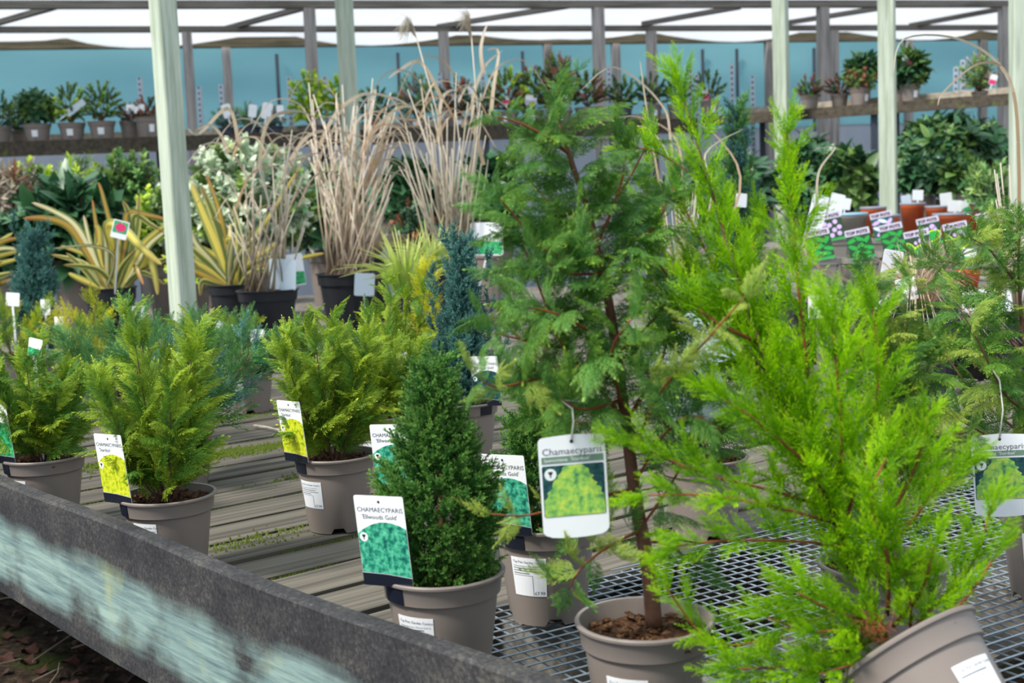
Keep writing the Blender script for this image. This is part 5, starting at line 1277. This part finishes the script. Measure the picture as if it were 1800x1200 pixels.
# taupe pots beside the flax
# ------------------------------------------------------------------ broad-leaved shrubs, back left and middle
def bed(label, px, py, Y, D, crown, n, protos, mats, L, potmat=None, z0=-.6, name='potted_shrub', zsup=ZB, up=.5, stk=None):
    """px,py = rim centre; crown px: dz, rx, rz"""
    ppm = FPX / Y; return potshrub(name, label, 'potted shrub', aty(px, py, Y), zsup, D, (crown[0] / ppm, crown[1] / ppm, crown[2] / ppm), n, protos, None, L, potmat, mats, None, up, z0, stk)
bed('dark rhododendron with long drooping leaves behind the striped flax', 130, 455, 7.0, .26, (62, 92, 78), 56, WH, [L_RHOD], .25)
bed('dark rhododendron low behind the blue-green column', 5, 480, 7.0, .26, (48, 60, 52), 36, WH, [L_RHOD], .19)
bed('pale variegated shrub behind the dry canes', 440, 460, 7.4, .28, (90, 105, 104), 170, TWR, [L_VAR, L_VAR, L_AZA], .20)
bed('lime-leaved shrub beside the pale green post', 290, 465, 7.4, .24, (60, 52, 66), 80, TWR, [L_BRIGHT, L_VAR, L_AZA], .16)
bed('yellow-green loose shrub under the shelf', 60, 385, 8.6, .24, (36, 38, 50), 44, TWR, [L_BRIGHT, L_AZA], .17)
bed('bright green feathery shrub between the shelf legs', 135, 372, 8.8, .22, (34, 32, 50), 36, TWN, [L_BRIGHT, L_AZA], .20)
bed('brown twiggy shrub under the shelf end', 15, 400, 8.3, .24, (46, 44, 48), 36, TWN, [L_TWIG, L_TWIG, L_RED], .26)
bed('thin-leaved shrub with yellow fruits in a grey pot', 212, 355, 9.0, .145, (32, 30, 42), 30, TW_, [L_AZA, L_JUN], .16, M_GREYPOT)
bed('thin-leaved shrub beside its yellow-fruited neighbour', 251, 357, 9.0, .145, (32, 28, 42), 28, TW_, [L_AZA, L_JUN], .16, M_GREYPOT)
bed('dark rhododendron behind the tall plumed grass', 720, 415, 7.9, .28, (60, 70, 78), 56, WH, [L_RHOD], .20)
bed('dark rhododendron beside the cypress crown', 865, 430, 7.7, .28, (80, 62, 80), 50, WH, [L_RHOD], .19)
bed('dark-stemmed shrub in the taupe pot behind the dry canes', 727, 428, 7.2, .20, (24, 42, 40), 30, TWR, [L_RED, L_RHOD], .14)
bed('rhododendron with yellow buds behind the middle grass pot', 575, 440, 8.4, .28, (70, 80, 84), 56, WH, [L_RHOD, L_AZA], .20)
bed('dark rhododendron between the pale green post and the variegated shrub', 370, 420, 8.6, .28, (50, 60, 70), 40, WH, [L_RHOD], .20)
base = aty(333, 500, 7.0)
root = potshrub('potted_shrub', 'small lime shrub in the taupe pot behind the pale green post', 'potted shrub', aty(333, 488, 6.9), ZB, .24, (.02, .13, .08), 20, TW_, L_BRIGHT, .12)
# pink rose label in the flax
rt = small_tag(207, 403, 5.76, 28, 32, .1, .3, 'tilted white label with a pink flower in the striped flax', False)
w = 28 / (FPX / 5.76); h = 32 / (FPX / 5.76); MR = wm(rt.children[0])
obj('picture', plate_mesh('picture', [(-w * .43, h * .3), (w * .43, h * .3), (w * .43, h * .94), (-w * .43, h * .94)], .0003, -.0004), M_PICGRN, rt, MR)
obj('flower_picture', plate_mesh('flower_picture', [(.001 + r * math.cos(a), h * .62 + r * .85 * math.sin(a)) for a, r in [(2 * math.pi * k / 30, .021 + .0035 * abs(math.sin(2.5 * 2 * math.pi * k / 30))) for k in range(30)]], .0003, -.0007), M_PINKP, rt, MR)

# ------------------------------------------------------------------ hosta bench, back right
bed('tall dark rhododendron mass beyond the terracotta pots', 1665, 350, 9.0, .34, (78, 112, 74), 140, WH, [L_RHOD, L_RHOD, L_AZA], .145, zsup=ZT)
bed('dark rhododendron with long leaves behind the lime leading shoot', 1425, 375, 9.2, .30, (62, 70, 76), 70, WH, [L_RHOD], .165, zsup=ZT)
bed('rhododendron with yellow buds between the two green posts', 1490, 372, 8.6, .26, (54, 56, 62), 52, WHS, [L_RHOD, L_AZA], .14, zsup=ZT)
bed('budded rhododendron in a taupe pot behind the pale green post', 1617, 345, 8.6, .22, (38, 46, 36), 40, WHS, [L_RHOD, L_AZA], .13, zsup=ZT)
bed('budded rhododendron in the next taupe pot', 1682, 340, 8.4, .22, (36, 50, 36), 40, WHS, [L_RHOD, L_AZA], .13, zsup=ZT)
bed('grey-green shrub with divided leaves beside the knotted post', 1742, 372, 6.9, .16, (30, 42, 42), 44, TWN, [L_JUN, L_AZA], .15, zsup=ZT + .13)
bed('dark rhododendron beyond the lime cypress', 1290, 400, 8.6, .30, (60, 80, 70), 46, WH, [L_RHOD], .20, zsup=ZT)
# grey-green conifer on the front bench's far side
p = aty(1298, 440, 5.98); base = Vector((p.x, p.y, ZB)); root = potted('potted_conifer', 'grey-green columnar conifer seen behind the lime cypress', 'potted conifer', base, .22, .2)
cone(root, base, .2, [(0, .08), (.2, .13), (.5, .13), (.68, .09), (.80, .055), (.90, .015)], 180, ELLW, L_BLUE, .14, mats=[L_BLUE, L_JUN], up=1.0, inner=.4)
# terracotta pots
def terra(px, py, wpx, label, body=M_TERRA, rim=M_RIMBLUE, Dm=.215, zs=ZT + .13, soil_=True, Y=None):
    Y = Y or (7.35 - (py - 356) * .025); Dm = wpx * Y / FPX; c = aty(px, py, Y); h = max(.07, c.z - zs); base = Vector((c.x, c.y, c.z - h)); root = empty('plant_pot', base, label, 'pot')
    Rt = Dm / 2; mb = MB(); mb.lathe([(Rt * .66, .003), (Rt * .70, 0), (Rt * .93, h - .03), (Rt * .96, h - .028), (Rt * .97, h - .012)], 40); mb.build('body', body, root, smooth=True)
    mb = MB(); mb.lathe([(Rt * .97, h - .014), (Rt * 1.0, h - .012), (Rt * 1.0, h), (Rt * .95, h), (Rt * .92, h - .02), (Rt * .8, h * .4)], 40); mb.build('rim', rim, root, smooth=True)
    s = obj('soil', soil_mesh(Rt * .88, 1), M_SOIL, root); s.matrix_basis = Matrix.Translation((0, 0, h - .03)); return root
terra(1535, 363, 46, 'terracotta pot with grey rim behind the pale blue one')
terra(1556, 377, 50, 'low terracotta pot partly behind the pale green post')
terra(1604, 356, 44, 'tall terracotta pot just past the pale green post')
terra(1652, 361, 50, 'terracotta pot with two white tags')
terra(1674, 374, 68, 'largest terracotta pot standing behind the big-leaved hosta label')
terra(1704, 357, 40, 'terracotta pot behind the largest one')
terra(1766, 388, 44, 'terracotta pot beside the knotted post', Y=6.52, zs=ZT)
terra(1702, 466, 44, 'small terracotta pot with a white label in front of the hostas', Dm=.13, Y=5.26, zs=ZT)
terra(1497, 374, 56, 'pot with a pale blue rim beside the terracotta pots', body=M_GREYPOT, rim=M_PALEBLUE)
for px, py, Y, w, h, rl, lab in ((1463, 365, 6.08, 26, 50, .25, 'tall white tag leaning over the grey hosta pots'), (1484, 358, 6.9, 20, 20, .2, 'short white tag behind the tall leaning one'), (1429, 375, 5.48, 30, 66, .25, 'broad white tag at the edge of the lime cypress'),
                                   (1613, 343, 7.36, 20, 18, .05, 'white tag in the tall terracotta pot'), (1594, 352, 7.35, 18, 18, -.1, 'white tag beside the pale green post'), (1664, 350, 7.22, 22, 22, -.1, 'folded white tag in the terracotta pot'), (1678, 362, 6.9, 26, 20, .05, 'printed white tag in the largest terracotta pot'),
                                   (1634, 338, 8.6, 14, 14, 0, 'square white tag behind the terracotta pots'), (1736, 348, 6.88, 30, 44, .3, 'crumpled white tag in the divided-leaf shrub'), (1702, 362, 6.9, 14, 22, -.5, 'green and white tag leaning on the largest terracotta pot'), (1600, 325, 8.2, 2, 2, 0, None), (1652, 282, 8.6, 22, 15, 0, 'pale card in the rhododendron mass')):
    if lab: small_tag(px, py, Y, w, h, .1, rl, lab, 'green and' in lab)
# square hosta pots with big printed labels
def square_pot(root, w, h):
    mb = MB(); a = w / 2; b = w * .36
    rings = [(b, 0), (a * .95, h - .025), (a, h - .024), (a, h), (a * .93, h), (a * .9, h - .02)]
    vs = []
    for q, z in rings:
        c = q * .18
        vs += [(-q + c, -q, z), (q - c, -q, z), (q, -q + c, z), (q, q - c, z), (q - c, q, z), (-q + c, q, z), (-q, q - c, z), (-q, -q + c, z)]
    fs = [(i * 8 + j, i * 8 + (j + 1) % 8, (i + 1) * 8 + (j + 1) % 8, (i + 1) * 8 + j) for i in range(len(rings) - 1) for j in range(8)]
    fs += [tuple(range(7, -1, -1))]
    mb.add(vs, fs); mb.build('pot', M_GREYPOT, root)
    mb = MB(); mb.box((0, 0, h - .028), (w * .9, w * .9, .012)); mb.build('soil', M_SOIL, root)
HW, HH = .105, .135
HB = plate_mesh('hosta_card', rrect(-HW / 2, 0, HW / 2, HH, .004), .001)
HP = plate_mesh('hosta_picture', [(-HW / 2, .012), (HW / 2, .012), (HW / 2, .106), (-HW / 2, .106)], .0003, -.0005)
HF = plate_mesh('hosta_foot', [(-HW / 2, .001), (HW / 2, .001), (HW / 2, .012), (-HW / 2, .012)], .0003, -.0005)
def lens(cx, cz, a, b, rot, n=16): return [(cx + a * math.cos(t) * math.cos(rot) - b * math.sin(t) * math.sin(rot), cz + a * math.cos(t) * math.sin(rot) + b * math.sin(t) * math.cos(rot)) for t in [2 * math.pi * i / n for i in range(n)]]
HL1 = plate_mesh('leaf_yellow', lens(.006, .042, .043, .028, .25), .0002, -.0008); HL2 = plate_mesh('leaf_green', lens(.006, .042, .037, .022, .25), .0002, -.001)
HL3 = plate_mesh('leaf_yellow', lens(-.034, .068, .024, .010, -.9), .0002, -.0008); HL4 = plate_mesh('leaf_green', lens(-.035, .068, .02, .007, -.9), .0002, -.001)
HFL = [plate_mesh('flower', disc(x, z, r, 9), .0002, -.0009) for x, z, r in ((.014, .086, .013), (.024, .074, .009), (-.01, .08, .008))]
HPUR = [plate_mesh('flower', disc(x, z, .0115, 8), .0002, -.0009) for x, z in ((-.03, .085), (-.008, .076), (.02, .088), (-.025, .05), (.01, .05), (.034, .06), (-.005, .026), (.03, .03))]
HLS = [plate_mesh('leaf_green', lens(x, z, .022, .009, r), .0002, -.0009) for x, z, r in ((-.03, .085, .3), (.0, .09, -.4), (.03, .08, .8), (-.03, .055, -.5), (.005, .06, .5), (.035, .045, -.3), (-.02, .03, .4), (.02, .026, -.2))]
def hosta(px, py, Y, style, label, lean=.25, yaw=-.1):
    """px,py = bottom centre of the label"""
    P = aty(px, py, Y); h = max(.1, P.z - ZT); base = Vector((P.x, P.y + .07, P.z - h)); root = empty('potted_hosta', base, label, 'potted hosta'); square_pot(root, .155, h)
    M = Matrix.Translation(P + Vector((0, -.014, -.004))) @ Matrix.Rotation(yaw, 4, 'Z') @ Matrix.Rotation(-.18, 4, 'Y') @ Matrix.Rotation(-lean, 4, 'X')
    b_ = obj('plant_label', HB, M_LILHEAD, root, M); obj('picture', HP, M_DKGP if style != 'silver' else M_PICDK, b_); obj('foot_band', HF, M_GREENP, b_)
    t = obj('lettering', text_mesh('TOP POTS', .0195, 'LEFT', .0011), M_PLUMINK, b_); t.matrix_basis = Matrix.Translation((-.047, -.0008, .1125)) @ LV
    if style == 'big':
        obj('leaf_edge', HL1, M_YELP, b_); obj('leaf', HL2, M_GREENP, b_); obj('leaf_edge', HL3, M_YELP, b_); obj('leaf', HL4, M_GREENP, b_)
        for f in HFL: obj('flower', f, M_LILAC, b_)
    elif style == 'purple':
        for f in HPUR: obj('flower', f, M_LILAC, b_)
    elif style == 'leaves':
        for f in HLS: obj('leaf', f, M_GREENP, b_)
    elif style == 'silver':
        for i, f in enumerate(HLS): obj('leaf', f, M_TAGBACK if i % 2 else M_LILAC, b_)
    # small crown of new leaves and debris
    c = base + Vector((0, .0, h - .01)); shrub(root, c, .05, .05, .03, 5, WHS, None, .05, .6, [L_AZA], 0, stems=False)
    return root
hosta(1466, 421, 6.0, 'purple', 'grey pot with a lilac-flowered label beside the lime cypress')
hosta(1516, 453, 5.5, 'leaves', 'grey pot with a label full of small hosta leaves, at the bench edge')
hosta(1557, 418, 6.2, 'silver', 'grey pot with a blue and white leaf label before the pale green post')
hosta(1574, 442, 5.75, 'leaves', 'grey pot with a small-leaf hosta label between its neighbours')
hosta(1620, 456, 5.45, 'big', 'grey pot with a big-leaf hosta label at the bench edge')
hosta(1639, 428, 6.1, 'big', 'grey pot with a big-leaf hosta label before the largest terracotta pot')
hosta(1688, 441, 5.6, 'big', 'grey pot with a big-leaf hosta label behind the small terracotta pot')
hosta(1743, 418, 6.2, 'big', 'grey pot with a big-leaf hosta label beside the knotted post')
hosta(1445, 455, 5.4, 'leaves', 'grey pot with a pale leaf label half hidden by the lime cypress')
small_tag(1701, 450, 5.26, 26, 26, 0, .15, 'white and green label standing in the small terracotta pot', True)

# ------------------------------------------------------------------ stakes: every loose tag stands in the soil of its pot
SOILS = []
for o in bpy.data.objects:
    if o.name.split('.')[0] == 'soil':
        c = wm(o) @ Vector((0, 0, max(v.co.z for v in o.data.vertices) - .006)); SOILS.append((c, max(v.co.x for v in o.data.vertices) * .85, o.parent))
for root, P, lab in TAGS:
    if 'rhododendron mass' in lab or 'hanging in' in lab: continue
    if 'clear folded' in lab: Q = Vector((P.x, P.y, ZB)); d = 0.0; hl = 'bench'
    else:
        best = None
        for c, r, own in SOILS:
            if c.z > P.z + .03 or P.z - c.z > .45: continue
            e = Vector((P.x - c.x, P.y - c.y)); d = max(0, e.length - r); k = d + .08 * (P.z - c.z)
            if best is None or k < best[0]: best = (k, c, r, e, d, own)
        k, c, r, e, d, own = best
        if e.length > r: e = e * (r / e.length)
        Q = Vector((c.x + e.x, c.y + e.y, c.z - .025))
    if P.z - Q.z < .03: Q = Q - Vector((0, 0, .02))
    mb = MB(); mb.beam(P + Vector((0, .0012, 0)), Q + Vector((0, .0012, 0)), .008, .0012, Vector((0, 1, .01))); mb.build('stake', M_WHITE, root, Matrix.Identity(4))
